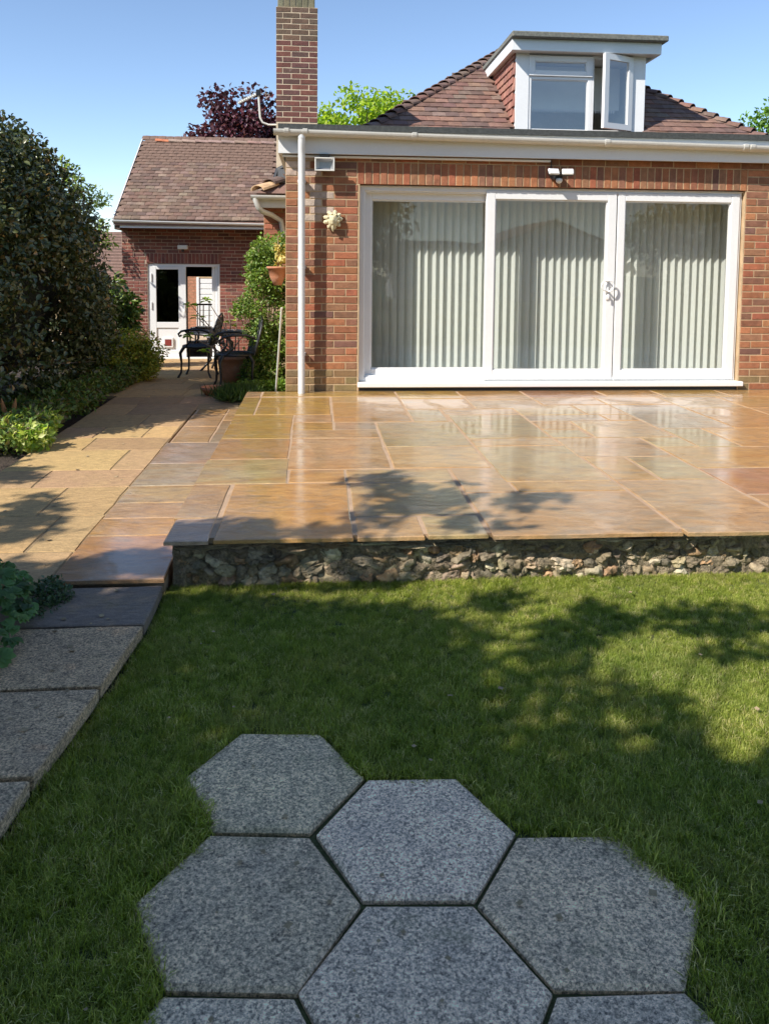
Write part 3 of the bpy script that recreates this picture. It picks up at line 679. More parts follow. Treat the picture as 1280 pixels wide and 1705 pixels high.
# vertical blinds
def blind(x0, x1, label):
    t = thing('vertical_blind', ((x0+x1)/2, 8.66, DZ1), label, 'blind', 'vertical blinds behind the patio doors')
    MB().cbox(x0-.02, x1+.02, 8.64, 8.69, zt+.02, zt+.06, .004).build('head_rail', M_white, t)
    W = .127; th = radians(50); p = .0835; n = int((x1-x0)/p)+1
    segs = 6; me = MB()
    for j in range(2):
        for i in range(segs+1):
            u = (i/segs-.5)*W; bow = .006*(1-(2*i/segs-1)**2)
            me.v.append((u*cos(th)-bow*sin(th), -u*sin(th)-bow*cos(th), (zb+.012 if j == 0 else zt+.03)))
    for i in range(segs): me.f.append((i, i+1, segs+2+i, segs+1+i))
    me = me.mesh('slat', M_slat, True)
    for i in range(n):
        o = link('slat', me, t, (x0+p*(i+.5)+RNG.uniform(-.0035, .0035), 8.66, 0)); o.rotation_euler[2] = RNG.uniform(-.07, .07)
    return t
blind(xa[0]+.04, xa[1]-.05, 'pale vertical blind behind the leftmost patio door pane')
blind(xa[2]+.07, xa[3]-.05, 'pale vertical blind behind the middle patio door, left of the door handle')
blind(xa[4]+.05, xa[5]-.0, 'pale vertical blind behind the right patio door, nearest the right brick pier')

# main hip roof ----------------------------------------------------------------
TA = .72; YE = 10.6; ZE = 2.49; XC = -.79; XR = 8.42          # eave corner, right eave corner
def zr(y): return ZE+(y-YE)*TA
def hipx(y): return XC+(y-YE)
def hipr(y): return XR-(y-YE)
APX, APY = (XC+XR)/2, YE+(XR-XC)/2
ap = (APX, APY, zr(APY)-.03)
yb = 2*APY-YE
rb = MB().add([(XC, YE, ZE-.03), (XR, YE, ZE-.03), ap, (XC, yb, ZE-.03), (XR, yb, ZE-.03)], [(3, 0, 2), (1, 4, 2), (4, 3, 2)])
# the front slope is left open where the dormer comes through it
_rz = lambda x, y: (x, y, zr(y)-.03)
rb.add([_rz(XC, YE), _rz(2.99, YE), _rz(2.99, YE+2.99-XC)], [(0, 1, 2)]).add([_rz(4.97, YE), _rz(XR, YE), _rz(4.97, YE+XR-4.97)], [(0, 1, 2)])
rb.add([_rz(2.99, YE), _rz(4.97, YE), _rz(4.97, 12.24), _rz(2.99, 12.24)], [(0, 1, 2, 3)]).add([_rz(2.99, 14.02), _rz(4.97, 14.02), _rz(4.97, YE+XR-4.97), ap, _rz(2.99, YE+2.99-XC)], [(0, 1, 2, 3, 4)])
roof = rb.build('roof', surf('roof_underlay', (.20, .115, .09), .9, .3, 6, 40, .6, .01), house)
TC = [(.165, .09, .068), (.185, .10, .075), (.145, .085, .068), (.20, .115, .082), (.13, .08, .066), (.18, .12, .095)]
# house body under the roof and behind
MB().box(-.3, 8.0, 12.2, 19.5, -.1, 2.5).box(5.0, 8.0, 10.9, 12.2, -.1, 2.5).build('rear_walls', M_mortar, house)
def tile_mesh(name, wd, ln, th, m, seed):
    r = random.Random(seed); mb = MB(); n = 4; vs = []
    for z in (-th, 0):
        for yy in (0, ln):
            for i in range(n+1):
                u = (i/n-.5); vs.append((u*wd+r.uniform(-.002, .002), yy+r.uniform(-.003, .003), z+.0025*(1-4*u*u)+r.uniform(-.0012, .0012)))
    def I(z, y, i): return z*2*(n+1)+y*(n+1)+i
    fs = []
    for i in range(n):
        fs += [(I(1, 0, i), I(1, 0, i+1), I(1, 1, i+1), I(1, 1, i)), (I(0, 0, i), I(0, 0, i+1), I(1, 0, i+1), I(1, 0, i))]
    fs += [(I(0, 0, 0), I(1, 0, 0), I(1, 1, 0), I(0, 1, 0)), (I(0, 0, n), I(0, 1, n), I(1, 1, n), I(1, 0, n))]
    mb.add(vs, fs); return mb.mesh(name, m)
def tiles(parent, gauge, tw, rows, xrange_f, ey, ez, ta, keep, meshes, cols, limit=10**9, offset=.0, tag_name='roof_tile'):
    """lay plain tiles on a slope rising along +y"""
    ang = math.atan(ta); c_, s_ = cos(ang), sin(ang); cnt = 0; extra = []
    for r in range(rows):
        y = ey+r*gauge*c_; x0, x1 = xrange_f(y); i0 = int(math.floor(x0/tw))-1
        for i in range(i0, int(x1/tw)+2):
            x = i*tw+(tw/2 if r % 2 else 0)
            if x-tw*.3 < x0 or x+tw*.3 > x1: continue
            if not keep(x, y): continue
            loc = (x, y-.0*s_, ez+(y-ey)*ta+.02); rot = (ang-.085+RNG.uniform(-.014, .014), RNG.uniform(-.008, .008), RNG.uniform(-.012, .012)); col = jit(RNG.choice(cols), .16)
            if cnt < limit:
                o = link(tag_name, RNG.choice(meshes), parent, loc); o.rotation_euler = rot; colored(o, col); cnt += 1
            else: extra.append((loc, rot))
    if extra:
        mb = MB(); src = meshes[0]; sv = [v.co.copy() for v in src.vertices]; sf = [tuple(p.vertices) for p in src.polygons]
        from mathutils import Euler
        for loc, rot in extra:
            R = Euler(rot).to_matrix(); mb.add([R @ v+Vector(loc) for v in sv], sf)
        o = mb.build('roof_tiles', M_tile, parent); colored(o, cols[0]); o['kind'] = 'stuff'
DMX0, DMX1, DMY = 2.975, 4.99, 12.2
tm = [tile_mesh('roof_tile', .203, .26, .026, M_tile, s) for s in range(5)]
ylo, yhi = 11.85, APY-.1
def keep(x, y): return y > ylo and not (DMX0+.02 < x < DMX1-.02 and y > DMY-.25)
G = .163; gy_ = G*cos(math.atan(TA)); r0 = int((ylo-YE)/gy_)
tiles(roof, G, .207, int((yhi-YE)/gy_)+1, lambda y: (hipx(y)+.05, hipr(y)-.05), YE, ZE, TA, keep, tm, TC, 275)
# hip tiles
def hip_mesh(seed, m=M_tile):
    r = random.Random(seed); mb = MB(); n = 8; L = .30
    for (yy, rad, dz) in ((0, .125, 0), (L, .10, -.01)):
        for lay_ in (0, .018):
            for i in range(n+1):
                a = pi*i/n; mb.v.append(((rad-lay_)*cos(a)*1.05, yy, (rad-lay_)*sin(a)*.62-.03+dz+r.uniform(-.002, .002)))
    q = n+1
    for i in range(n):
        mb.f += [(i, i+1, 2*q+i+1, 2*q+i), (i, i+1, q+i+1, q+i), (q+i, q+i+1, 3*q+i+1, 3*q+i)]
    return mb.mesh('hip_tile', m)
hm = [hip_mesh(s) for s in range(3)]
hl = sqrt(2+TA*TA); sgn = {0: (1, XC), 1: (-1, XR)}
for side in (0, 1):
    d = Vector((1 if side == 0 else -1, 1, TA)).normalized(); s0 = Vector((XC if side == 0 else XR, YE, ZE+.02))
    k = 0; t = .02
    while s0.y+d.y*t < APY-.05:
        p = s0+d*t
        if (side == 0) or p.y > 11.5:
            if side == 0 and -.42 < p.x < .2 and p.y < 11.2: t += .215; continue
            q = d.to_track_quat('Y', 'Z'); o = link('hip_tile', hm[k % 3], roof, p); o.rotation_mode = 'QUATERNION'
            o.rotation_quaternion = q @ Quaternion((1, 0, 0), -.13); colored(o, jit(RNG.choice(TC), .15) if k else (.55, .36, .20))
        t += .215; k += 1
# ridge cap at the apex
cp = MB().lathe([(0, .12), (.10, .10), (.17, .04), (.2, -.03)], (APX, APY, zr(APY)+.02), 12).build('ridge_cap', M_tile, roof, True); colored(cp, (.34, .18, .12))
# low corner of the eaves left of the extension: gutter, soffit, pipe
ec = MB(); e0 = on_y(418, 322, 10.5); ec.box(e0.x+.05, -.30, 10.52, 10.60, 2.27, 2.40); ec.build('eave_fascia', M_white_old, house)
MB().add([(e0.x+.05, 10.6, 2.28), (-.3, 10.6, 2.28), (-.3, 10.78, 2.28), (e0.x+.05, 10.78, 2.28)], [(0, 1, 2, 3)]).box(e0.x+.05, e0.x+.09, 10.6, 14.2, 2.27, 2.40).build('eave_soffit', M_white_old, house)
MB().prism([(10.47+.055*cos(a), 2.42-.055*sin(a)) for a in np.linspace(0, pi, 11)]+[(10.47-.048, 2.42), (10.47+.048, 2.42)], 'x', e0.x, -.30).build('eave_gutter', M_white_old, house)
P = lambda x, y, Y: tuple(on_y(x, y, Y))
MB().tube([P(424, 330, 10.46), P(430, 346, 10.46), P(436, 352, 10.5), P(452, 358, 10.62), P(468, 368, 10.70), (on_y(470, 372, 10.7).x+.02, 10.72, 1.9)], .034, 10).build('eave_downpipe', M_white_old, house, True)
MB().tube([P(457, 303, 10.9), P(463, 283, 10.9), P(472, 279, 10.9)], .035, 8).build('flashing', M_black, roof)
MB().box(-.52, -.32, 10.82, 11.2, 2.62, 2.80).build('flashing', M_lead, roof)

# chimney
ch = MB(); CX0, CX1, CY0 = -.563, .003, 11.2
ch.box(CX0+.004, CX1-.004, CY0+.004, CY0+.55, 2.4, 5.0).box(CX0+.025, CX1-.045, CY0+.03, CY0+.52, 5.0, 5.45)
chim = ch.build('chimney', M_mortar_pale, house)
cc = [(.135, .048, .038), (.155, .055, .04), (.12, .05, .042), (.175, .062, .045), (.11, .055, .043)]
r = 0; z = 5.0-21*.0728
while z < 4.99:
    L = .236; x = CX0-(L*.62 if r % 2 else L*.12)
    while x < CX1-.02:
        a, b = max(x, CX0), min(x+L, CX1)
        if b-a > .03:
            c = Vector(RNG.choice(cc))
            if z > 4.55 and a < -.1: c = c.lerp(Vector((.13, .105, .06)), .5)
            brick(a, b, z, z+.0728, CY0, chim, jit(tuple(c), .12))
        x += L
    z += .0728; r += 1
for i in range(6): brick(CX0+.02+i*.0835, CX0+.02+(i+1)*.0835, 5.0, 5.22, CY0+.02, chim, jit((.17, .15, .09), .2), name='soldier_brick')

# dormer ---------------------------------------------------------------------
dorm = thing('dormer', (4, 12.2, 3.6), 'x', 'x'); del dorm['label']; del dorm['category']; attach(dorm, house)
MB().box(DMX0+.05, DMX1-.05, DMY+.14, APY, 3.3, 4.80).build('dormer_body', M_room, dorm)
for o_ in (dorm.children[-1],): o_.data.clear_geometry() if False else None
# body is only cheeks and roof: rebuild as open shell
dorm.children[-1].data = MB().box(DMX0+.015, DMX0+.06, DMY+.02, APY-.2, 3.3, 4.80).box(DMX1-.06, DMX1-.015, DMY+.02, APY-.2, 3.3, 4.80).box(DMX0+.06, DMX1-.06, DMY+1.6, DMY+1.65, 3.3, 4.8).box(DMX0, DMX1, DMY+.02, APY-.2, 4.76, 4.80).mesh('dormer_body', M_room)
MB().cbox(DMX0, DMX0+.205, DMY-.012, DMY+.05, 3.45, 4.76, .004).build('corner_board', M_white, dorm)
MB().cbox(DMX1-.205, DMX1, DMY-.012, DMY+.05, 3.45, 4.76, .004).build('corner_board', M_white, dorm)
MB().cbox(2.86, 5.14, 11.98, 12.03, 4.74, 4.905, .004).box(2.86, 2.90, 12.03, 14.05, 4.74, 4.905).box(5.10, 5.14, 12.03, 13.9, 4.74, 4.905).build('dormer_fascia', M_white, dorm)
MB().box(2.90, 5.10, 12.03, DMY+.02, 4.752, 4.766).box(2.90, 2.99, DMY+.02, 13.9, 4.752, 4.766).build('dormer_soffit', M_white_old, dorm)
MB().cbox(2.835, 5.20, 11.87, 14.15, 4.905, 4.99, .012).build('dormer_felt', M_felt_lichen, dorm)
wx0, wx1 = DMX0+.205, DMX1-.205; wy = DMY+.0
wmid = on_y(985, 150, DMY).x; wc0 = on_y(1000, 150, DMY).x; wz0 = 3.6; wz1 = 4.745; ztr = on_y(930, 128, DMY).z
frame(wx0, wmid, wz0, ztr, wy, wy+.07, .04, .06, .03, .045, 'window', parent=dorm)
pane(wx0+.03, wmid-.04, wz0+.02, ztr-.03, wy+.03, dorm, M_glass_dormer)
frame(wx0-.004, wmid, ztr+.002, wz1-.02, wy-.03, wy+.06, .085, .10, .075, .085, 'window', parent=dorm)
pane(wx0+.07, wmid-.08, ztr+.06, wz1-.09, wy+.01, dorm, M_glass_dormer)
MB().box(wmid, wmid+.03, wy, wy+.07, wz0, wz1).box(wmid+.03, wx1, wy, wy+.07, wz0, wz0+.04).box(wmid+.03, wx1, wy, wy+.07, wz1-.04, wz1).box(wx1-.05, wx1, wy, wy+.07, wz0, wz1).build('window_frame', M_white, dorm)
# opened casement hinged at the right: swings outwards
cas = MB(); cw = wx1-wmid-.06; ca = radians(24)
hx_, hy_ = wx1-.03, wy-.005
def rotp(u, v, z): return (hx_-u*cos(ca)+v*sin(ca), hy_-u*sin(ca)-v*cos(ca), z)
def rbox(u0, u1, v0, v1, z0, z1):
    m = MB().box(u0, u1, v0, v1, z0, z1); return [rotp(*v) for v in m.v], m.f
zc0, zc1 = wz0+.03, wz1-.02
for (u0, u1, z0, z1) in ((0, .085, zc0, zc1), (cw-.085, cw, zc0, zc1), (.085, cw-.085, zc0, zc0+.085), (.085, cw-.085, zc1-.085, zc1)):
    cas.add(*rbox(u0, u1, 0, .055, z0, z1))
cas = cas.build('casement', M_white, dorm)
g_ = MB().add(*rbox(.07, cw-.07, .025, .031, zc0+.07, zc1-.07)).build('pane', M_glass_dormer, dorm)
# roller blind with a lace hem inside
t = thing('roller_blind', (wx0+.5, 12.85, 4.7), 'pale roller blind with lace hem half lowered inside the dormer window', 'blind')
zl = on_y(930, 182, 12.85).z
MB().box(wx0-.05, wx1+.05, 12.85, 12.855, zl, 4.73).build('fabric', surf('blind_cloth', (.74, .76, .72), .8, .05, 4, 60, .05, .001), t)
lc = MB()
for i in range(44):
    x = wx0-.04+i*.037; lc.prism([(x, zl-.001), (x+.034, zl-.001), (x+.026, zl-.04), (x+.017, zl-.055), (x+.008, zl-.04)], 'y', 12.849, 12.854)
lc.build('lace_hem', M_white, t)
# hanging tiles on the dormer's left cheek
cm_ = []
for s in range(3):
    m_ = tile_mesh('cheek_tile', .165, .19, .022, M_tile, 90+s); cm_.append(m_)
CT = [(.30, .125, .09), (.26, .115, .085), (.33, .155, .115)]
for r in range(11):
    z = 3.50+r*.118; yroof = YE+(z-ZE)/TA
    y = DMY+.0+(.085 if r % 2 else 0)
    while y < min(yroof+.12, 13.95):
        if yroof > DMY:
            o = link('cheek_tile', cm_[(r+int(y*7)) % 3], dorm, (DMX0-.03, y+.085, z)); o.rotation_euler = (0, 0, 0)
            M = Matrix(((0, 0, -1), (-1, 0, 0), (0, 1, 0)))       # tile x -> -y, tile length -> z, tile normal -> -x
            o.rotation_euler = (M @ Matrix.Rotation(-.16, 3, 'X')).to_euler(); colored(o, jit(RNG.choice(CT), .14))
        y += .175

# ================================================================== REAR ANNEX
AY = 14.3
annex = thing('brick_annex', (-2, 16, -.12), 'small brick rear building with tiled gable roof and white half-open glazed doors', 'building')
AX0, AX1, AD0, AD1, AZ0, AZ1 = -3.365, -.55, -2.935, -1.70, -.12, 1.545
TOP = 2.26
am = MB(); af = AY+.005
am.box(AX0, AD0, af, AY+.22, -.35, TOP).box(AD1, AX1, af, AY+.22, -.35, TOP).box(AD0, AD1, af, AY+.22, AZ1+.005, TOP)
am.box(AX0, AX0+.2, AY+.22, 17.6, -.35, TOP).box(AX1-.2, AX1, AY+.22, 17.6, -.35, TOP)
am.prism([(AY+.03, TOP), (17.6, TOP), (16.0, 3.74)], 'x', AX0+.002, AX0+.2)
awall = am.build('wall', M_mortar_dark, annex)
AC = [(.19, .06, .045), (.22, .07, .05), (.165, .06, .05), (.235, .085, .06), (.14, .058, .05)]
ACH = .0602; AL = .193
def alay(x0, x1, z, odd):
    x = x0-(AL/2 if odd else 0)
    while x < x1-.01:
        a, b = max(x, x0), min(x+AL, x1)
        if b-a > .035: brick(a, b, z, z+ACH, AY, awall, jit(RNG.choice(AC), .16), depth=.04, j=.010)
        x += AL
nrow = int((AZ1-AZ0)/ACH)
for r in range(nrow+1):
    z = AZ1-(r+1)*ACH; alay(AX0, AD0-.003, z, r % 2)
    alay(AD1+.003, -.95, z, r % 2)
for r in range(3): alay(AX0, AD0-.02, AZ1+r*ACH, r % 2); alay(AD1+.02, -.75, AZ1+r*ACH, r % 2)
n = 20; sw2 = (AD1+.04-(AD0-.02))/n
for i in range(n): brick(AD0-.02+i*sw2, AD0-.02+(i+1)*sw2, AZ1, AZ1+3*ACH, AY, awall, jit(RNG.choice(AC), .16), depth=.04, name='soldier_brick', j=.010)
for r in range(9): alay(AX0, -.75, AZ1+(3+r)*ACH, r % 2)
# roof
ATA = .7026; AYE = 13.70; AZE = 2.262
ar = MB(); rt = .04
x0, x1 = -3.345, -.45; yr = 16.05; zr_ = AZE+(yr-AYE)*ATA
ar.prism([(AYE, AZE-.03), (yr, zr_-.03), (yr+2.35, AZE-.03), (yr+2.35, AZE-.09), (yr, zr_-.11), (AYE, AZE-.09)], 'x', x0+.01, x1)
aroof = ar.build('roof', MATS['roof_underlay'], annex)
tma = [tile_mesh('roof_tile', .146, .19, .020, M_tile, 20+s) for s in range(5)]
ATC = [(.16, .098, .07), (.15, .093, .068), (.17, .108, .078), (.135, .086, .065), (.20, .138, .102)]
tiles(aroof, .110, .150, 27, lambda y: (x0-.02, -.75), AYE, AZE, ATA, lambda x, y: True, tma, ATC, 300)
for i in range(11):
    px = x0+.12+i*.25
    o = link('ridge_tile', hm[i % 3], aroof, (px+.13, yr, zr_+.0)); o.rotation_euler = (0, .0, -pi/2); o.scale = (.8, .85, .8); colored(o, jit((.30, .20, .16), .2) if i else (.50, .17, .08))
# verge strip, eaves fascia, gutter
MB().prism([(AYE, AZE+.03), (yr, zr_+.03), (yr, zr_-.12), (AYE, AZE-.10)], 'x', x0-.018, x0-.004).build('verge', M_white, annex)
MB().box(x0+.09, -.86, AYE+.03, AYE+.06, AZE-.13, AZE-.03).build('fascia', M_white, annex)
MB().box(x0+.0, x0+.09, AYE+.03, AY, AZE-.16, AZE-.04).build('eave_end', M_wood, annex)
MB().box(x0+.09, -.86, AYE+.06, AY+.01, AZE-.125, AZE-.11).build('soffit', M_wood, annex)
ag = MB().prism([(AYE-.005+.04*cos(a), AZE-.005-.04*sin(a)) for a in np.linspace(0, pi, 9)], 'x', x0-.02, -.85).build('gutter', M_white, annex)
for v in ag.data.vertices: v.co.z -= .012*(v.co.x-x0)
# doors of the annex
ad = thing('double_door', (-2.3, AY, AZ0), 'x', 'x'); del ad['label']; del ad['category']; attach(ad, annex)
dm_ = -2.285
f = MB(); fy = AY+.03
f.cbox(AD0, AD0+.035, fy, fy+.06, AZ0, AZ1, .004).cbox(AD1-.035, AD1, fy, fy+.06, AZ0, AZ1, .004).cbox(AD0+.035, AD1-.035, fy+.001, fy+.06, AZ1-.05, AZ1, .004).cbox(AD0-.02, AD1+.02, AY-.05, fy+.05, AZ0-.03, AZ0+.025, .004)
f.build('frame', M_white, ad)
L0, L1 = AD0+.035, dm_; lz0, lz1 = AZ0+.03, AZ1-.05
zg0 = on_y(280, 537, AY).z; zg1 = on_y(280, 449, AY).z; xg0 = on_y(260, 500, AY).x; xg1 = on_y(297, 500, AY).x
d = MB(); ly = fy-.012
d.cbox(L0, xg0, ly, ly+.05, lz0, lz1, .004).cbox(xg1, L1, ly, ly+.05, lz0, lz1, .004).cbox(xg0, xg1, ly+.001, ly+.05, zg1, lz1, .004).cbox(xg0, xg1, ly+.001, ly+.05, zg0-.10, zg0, .004).cbox(xg0, xg1, ly+.001, ly+.05, lz0, lz0+.12, .004)
d.box(xg0, xg1, ly+.02, ly+.04, lz0+.12, zg0-.10)
leafdoor = d.build('door_leaf', M_white, ad)
MB().box(xg0, xg1, ly+.02, ly+.026, zg0, zg1).build('pane', mat_glass('annex_glass', 1.6, (.5, .5, .5)), ad)
cf = MB(); c0 = on_y(272, 579, AY); c1 = on_y(288, 563, AY)
cf.cbox(c0.x, c1.x, ly-.012, ly+.022, c0.z, c1.z, .004).build('cat_flap', M_white, ad)
MB().box(c0.x+.028, c1.x-.028, ly-.016, ly-.012, c0.z+.028, c1.z-.028).build('flap', surf('red_flap', (.20, .035, .03), .4, .2, 8, 50, .05, .001), ad)
MB().cbox(L0+.015, L0+.035, ly-.02, ly, lz1-.26, lz1-.12, .003).cbox(L0+.015, L0+.035, ly-.02, ly, .75, .88, .003).cbox(L1-.03, L1-.012, ly-.03, ly, .70, .86, .003).build('hinge', M_white, ad)
# opened right leaf folded back into the room at the right jamb
od = MB(); ox = AD1-.045
od.cbox(ox-.05, ox, fy+.06, fy+.16, lz0, lz1, .004).cbox(ox-.05, ox, fy+.52, fy+.60, lz0, lz1, .004).cbox(ox-.049, ox-.001, fy+.16, fy+.52, lz1-.1, lz1, .003).cbox(ox-.049, ox-.001, fy+.16, fy+.52, lz0, lz0+.5, .003)
od.cbox(ox-.10, ox-.052, fy+.06, fy+.10, lz0, lz1, .004)
od.build('open_door_leaf', M_white, ad)
# room inside with a far opening
ir = MB(); a0_, a1_, b0, b1 = AX0+.2, AX1-.2, AY+.22, 17.4
ir.add([(a0_, b0, AZ0), (a1_, b0, AZ0), (a1_, b1, AZ0), (a0_, b1, AZ0), (a0_, b0, 2.0), (a1_, b0, 2.0), (a1_, b1, 2.0), (a0_, b1, 2.0)], [(0, 1, 2, 3), (7, 6, 5, 4), (1, 2, 6, 5), (3, 0, 4, 7)])
ox0, ox1 = on_y(311, 500, 17.4).x, on_y(358, 500, 17.4).x; oz = on_y(330, 461, 17.4).z
ir.box(a0_, ox0, b1, b1+.15, AZ0, 2.2).box(ox1, a1_, b1, b1+.15, AZ0, 2.2).box(ox0, ox1, b1, b1+.15, oz, 2.2)
ir.build('room', M_dim, annex)
tag(annex)
# garage seen through the annex
gar = thing('garage', (-2.9, 21, -.15), 'brick garage with white panelled door seen through the open annex doorway', 'garage')
GY = 21.0; gx0 = on_y(327, 480, GY).x; gx1 = on_y(372, 480, GY).x; gz1 = on_y(340, 464, GY).z
gw = MB().box(gx0-1.6, gx0, GY, GY+.2, -.3, 2.3).box(gx1, gx1+1, GY, GY+.2, -.3, 2.3).box(gx0, gx1, GY, GY+.2, gz1, 2.3).box(gx0-1.6, gx1+1, GY+.2, GY+3, -.3, 2.35).build('wall', M_mortar, gar)
gb = MB()
for r in range(22):
    x = gx0-1.6-(.11 if r % 2 else 0)
    while x < gx0-.01:
        a, b = max(x, gx0-1.6), min(x+.22, gx0)
        if b-a > .03: gb.box(a+.006, b-.006, GY-.006, GY+.02, -.3+r*.075+.006, -.3+r*.075+.069)
        x += .22
gb = gb.build('brickwork', M_brick, gar); colored(gb, (.42, .19, .11)); gb['kind'] = 'stuff'
gd = MB().box(gx0, gx1, GY+.03, GY+.06, -.2, gz1).build('door', M_white, gar)
k = 10; hgt = (gz1+.2)/k
for i in range(k): MB().cbox(gx0+.08, gx1-.02, GY+.005, GY+.03, -.2+i*hgt+.012, -.2+(i+1)*hgt-.004, .006).build('door_panel', M_white, gd)
MB().cbox(gx0, gx0+.07, GY-.02, GY+.03, -.2, gz1+.03, .005).build('door_frame', M_white, gd)
MB().box(gx0-1.8, gx1+1.2, GY-.2, GY+3.1, 2.35, 2.42).build('roof', M_felt, gar)
fc = MB().box(-7.5, .5, 17.8, 21.0, -.24, -.14).build('rear_yard', surf('yard_paving', (.48, .36, .24), .9, .2, 5, 40, .4, .004)); tag(fc, kind='structure')
# dark cabinet/chair shapes in the annex
t = thing('dining_chair', (-2.1, 15.3, AZ0), 'dark wooden chair standing just inside the open annex door', 'chair')
dc = MB()
for (x, y) in ((-2.25, 15.15), (-1.95, 15.15), (-2.25, 15.45), (-1.95, 15.45)): dc.tube([(x, y, AZ0), (x, y, AZ0+.42)], .016, 6)
dc.build('legs', M_wood, t); MB().cbox(-2.28, -1.92, 15.12, 15.48, AZ0+.42, AZ0+.46, .006).build('seat', M_wood, t)
bk = MB()
for x in (-2.26, -2.15, -2.04, -1.94): bk.tube([(x, 15.47, AZ0+.46), (x, 15.50, AZ0+.9)], .011, 6)
bk.tube([(-2.28, 15.5, AZ0+.9), (-1.92, 15.5, AZ0+.9)], .018, 6); bk.build('backrest', M_wood, t)
t = thing('storage_box', (-1.95, 14.9, AZ0), 'white box on a stand inside the open annex door', 'box')
MB().cbox(-2.0, -1.8, 14.75, 15.0, AZ0+.33, AZ0+.45, .005).build('box_body', M_white, t); MB().cbox(-1.99, -1.81, 14.76, 14.99, AZ0, AZ0+.33, .005).build('stand', M_wood, t)

# small light over the annex doors
def sensor_lamp():
    c = on_y(305, 412, AY); t = thing('small_wall_lamp', (c.x, AY, c.z), 'small white lamp with sensor on the brick above the annex doors', 'lamp')
    MB().cbox(c.x-.085, c.x+.085, AY-.09, AY, c.z-.035, c.z+.035, .008).build('lamp_head', M_white, t)
    MB().lathe([(0, -.085), (.02, -.08), (.026, -.06), (.02, -.036)], (c.x, AY-.05, c.z), 10).build('sensor', M_black, t, True)
sensor_lamp()

# neighbour's roof seen between hedge and annex
t = thing('neighbour_house', (-7, 24, 0), 'neighbouring house with a brown tiled roof glimpsed left of the annex', 'house')
pk = on_y(204, 384, 24); bl = on_y(176, 462, 24)
MB().box(bl.x-2.5, pk.x+1.5, 24.6, 28, -.2, bl.z).build('wall', M_mortar, t)
rzn = pk.z+.05; x0n, x1n = bl.x-3, pk.x+2.2
rf = MB().prism([(24.3, bl.z-.1), (26.3, rzn), (28.3, bl.z-.1), (26.3, rzn-.15)], 'x', x0n, x1n).build('roof', surf('distant_tiles', (.19, .115, .09), .9, .35, 14, 50, .6, .01), t)
rt_ = MB()
for r in range(16):
    f_ = r/16; y = 24.3+2.0*f_; z = bl.z-.1+(rzn-bl.z+.1)*f_; rt_.box(x0n, x1n, y-.02, y+.10, z-.01, z+.03)
rt_ = rt_.build('tile_courses', M_tile, rf); colored(rt_, (.19, .12, .095)); rt_['kind'] = 'stuff'

# ================================================================== FITTINGS ON THE WALL
def floodlight():
    c = on_y(540.5, 274, 8.08); w_, h_ = .098, .066
    t = thing('floodlight', (c.x, 8.2, c.z), 'square-faced floodlight with reflector on the brick beside the downpipe', 'floodlight')
    mb = MB(); y0 = 8.055
    for (a, b, cc_, dd) in ((-w_, w_, h_-.013, h_), (-w_, w_, -h_, -h_+.013), (-w_, -w_+.013, -h_+.013, h_-.013), (w_-.013, w_, -h_+.013, h_-.013)): mb.cbox(c.x+a, c.x+b, y0, y0+.02, c.z+cc_, c.z+dd, .003)
    o = [(-w_+.01, -h_+.01), (w_-.01, -h_+.01), (w_-.01, h_-.01), (-w_+.01, h_-.01)]; i_ = [(-w_+.045, -h_+.035), (w_-.045, -h_+.035), (w_-.045, h_-.035), (-w_+.045, h_-.035)]
    mb.build('bezel', M_white_old, t)
    rf_ = MB().add([(c.x+a, y0+.01, c.z+b) for a, b in o]+[(c.x+a, y0+.06, c.z+b) for a, b in i_], [(0, 1, 5, 4), (1, 2, 6, 5), (2, 3, 7, 6), (3, 0, 4, 7), (4, 5, 6, 7)]); rf_.build('reflector', M_alu, t)
    MB().box(c.x-w_+.004, c.x+w_-.004, y0+.066, y0+.08, c.z-h_+.004, c.z+h_-.004).build('back_plate', M_black, t)
    MB().box(c.x-.02, c.x+.02, y0+.08, 8.2, c.z+.02, c.z+.085).box(c.x-.045, c.x+.05, y0+.02, 8.195, c.z+h_, c.z+h_+.03).build('bracket', M_black, t)
floodlight()
def twin_light():
    c = on_y(930, 292, 8.1); t = thing('twin_security_light', (c.x, 8.2, c.z), 'twin-headed security light with motion sensor above the middle of the patio doors', 'security light')
    for s in (-1, 1):
        m_ = MB().cbox(-.058, .058, -.012, .012, -.034, .034, .008); R = Matrix.Rotation(s*-.18, 4, 'Z') @ Matrix.Rotation(-.55, 4, 'X')
        o = m_.mesh('lamp_head', M_white); h_ = link('lamp_head', o, t); h_.matrix_basis = Matrix.Translation((c.x+s*.072, 8.03, c.z+.028)) @ R
        b_ = link('heat_sink', MB().cbox(-.05, .05, .012, .035, -.028, .028, .004).mesh('heat_sink', M_black), t); b_.matrix_basis = h_.matrix_basis.copy()
    MB().cbox(c.x-.045, c.x+.045, 8.10, 8.2, c.z-.045, c.z+.03, .01).tube([(c.x-.05, 8.08, c.z), (c.x+.05, 8.08, c.z)], .014, 8).build('housing', M_black, t)
    MB().lathe([(0, -.085), (.022, -.078), (.034, -.058), (.032, -.036), (0, -.03)], (c.x+.005, 8.1, c.z), 14).build('sensor', M_white, t, True)
    MB().tube([(c.x-.05, 8.19, c.z-.03), (c.x-.07, 8.19, c.z+.02), (c.x-.055, 8.192, c.z+.09), (c.x-.05, 8.19, 2.63)], .005, 6).build('cable', M_black, t)
twin_light()
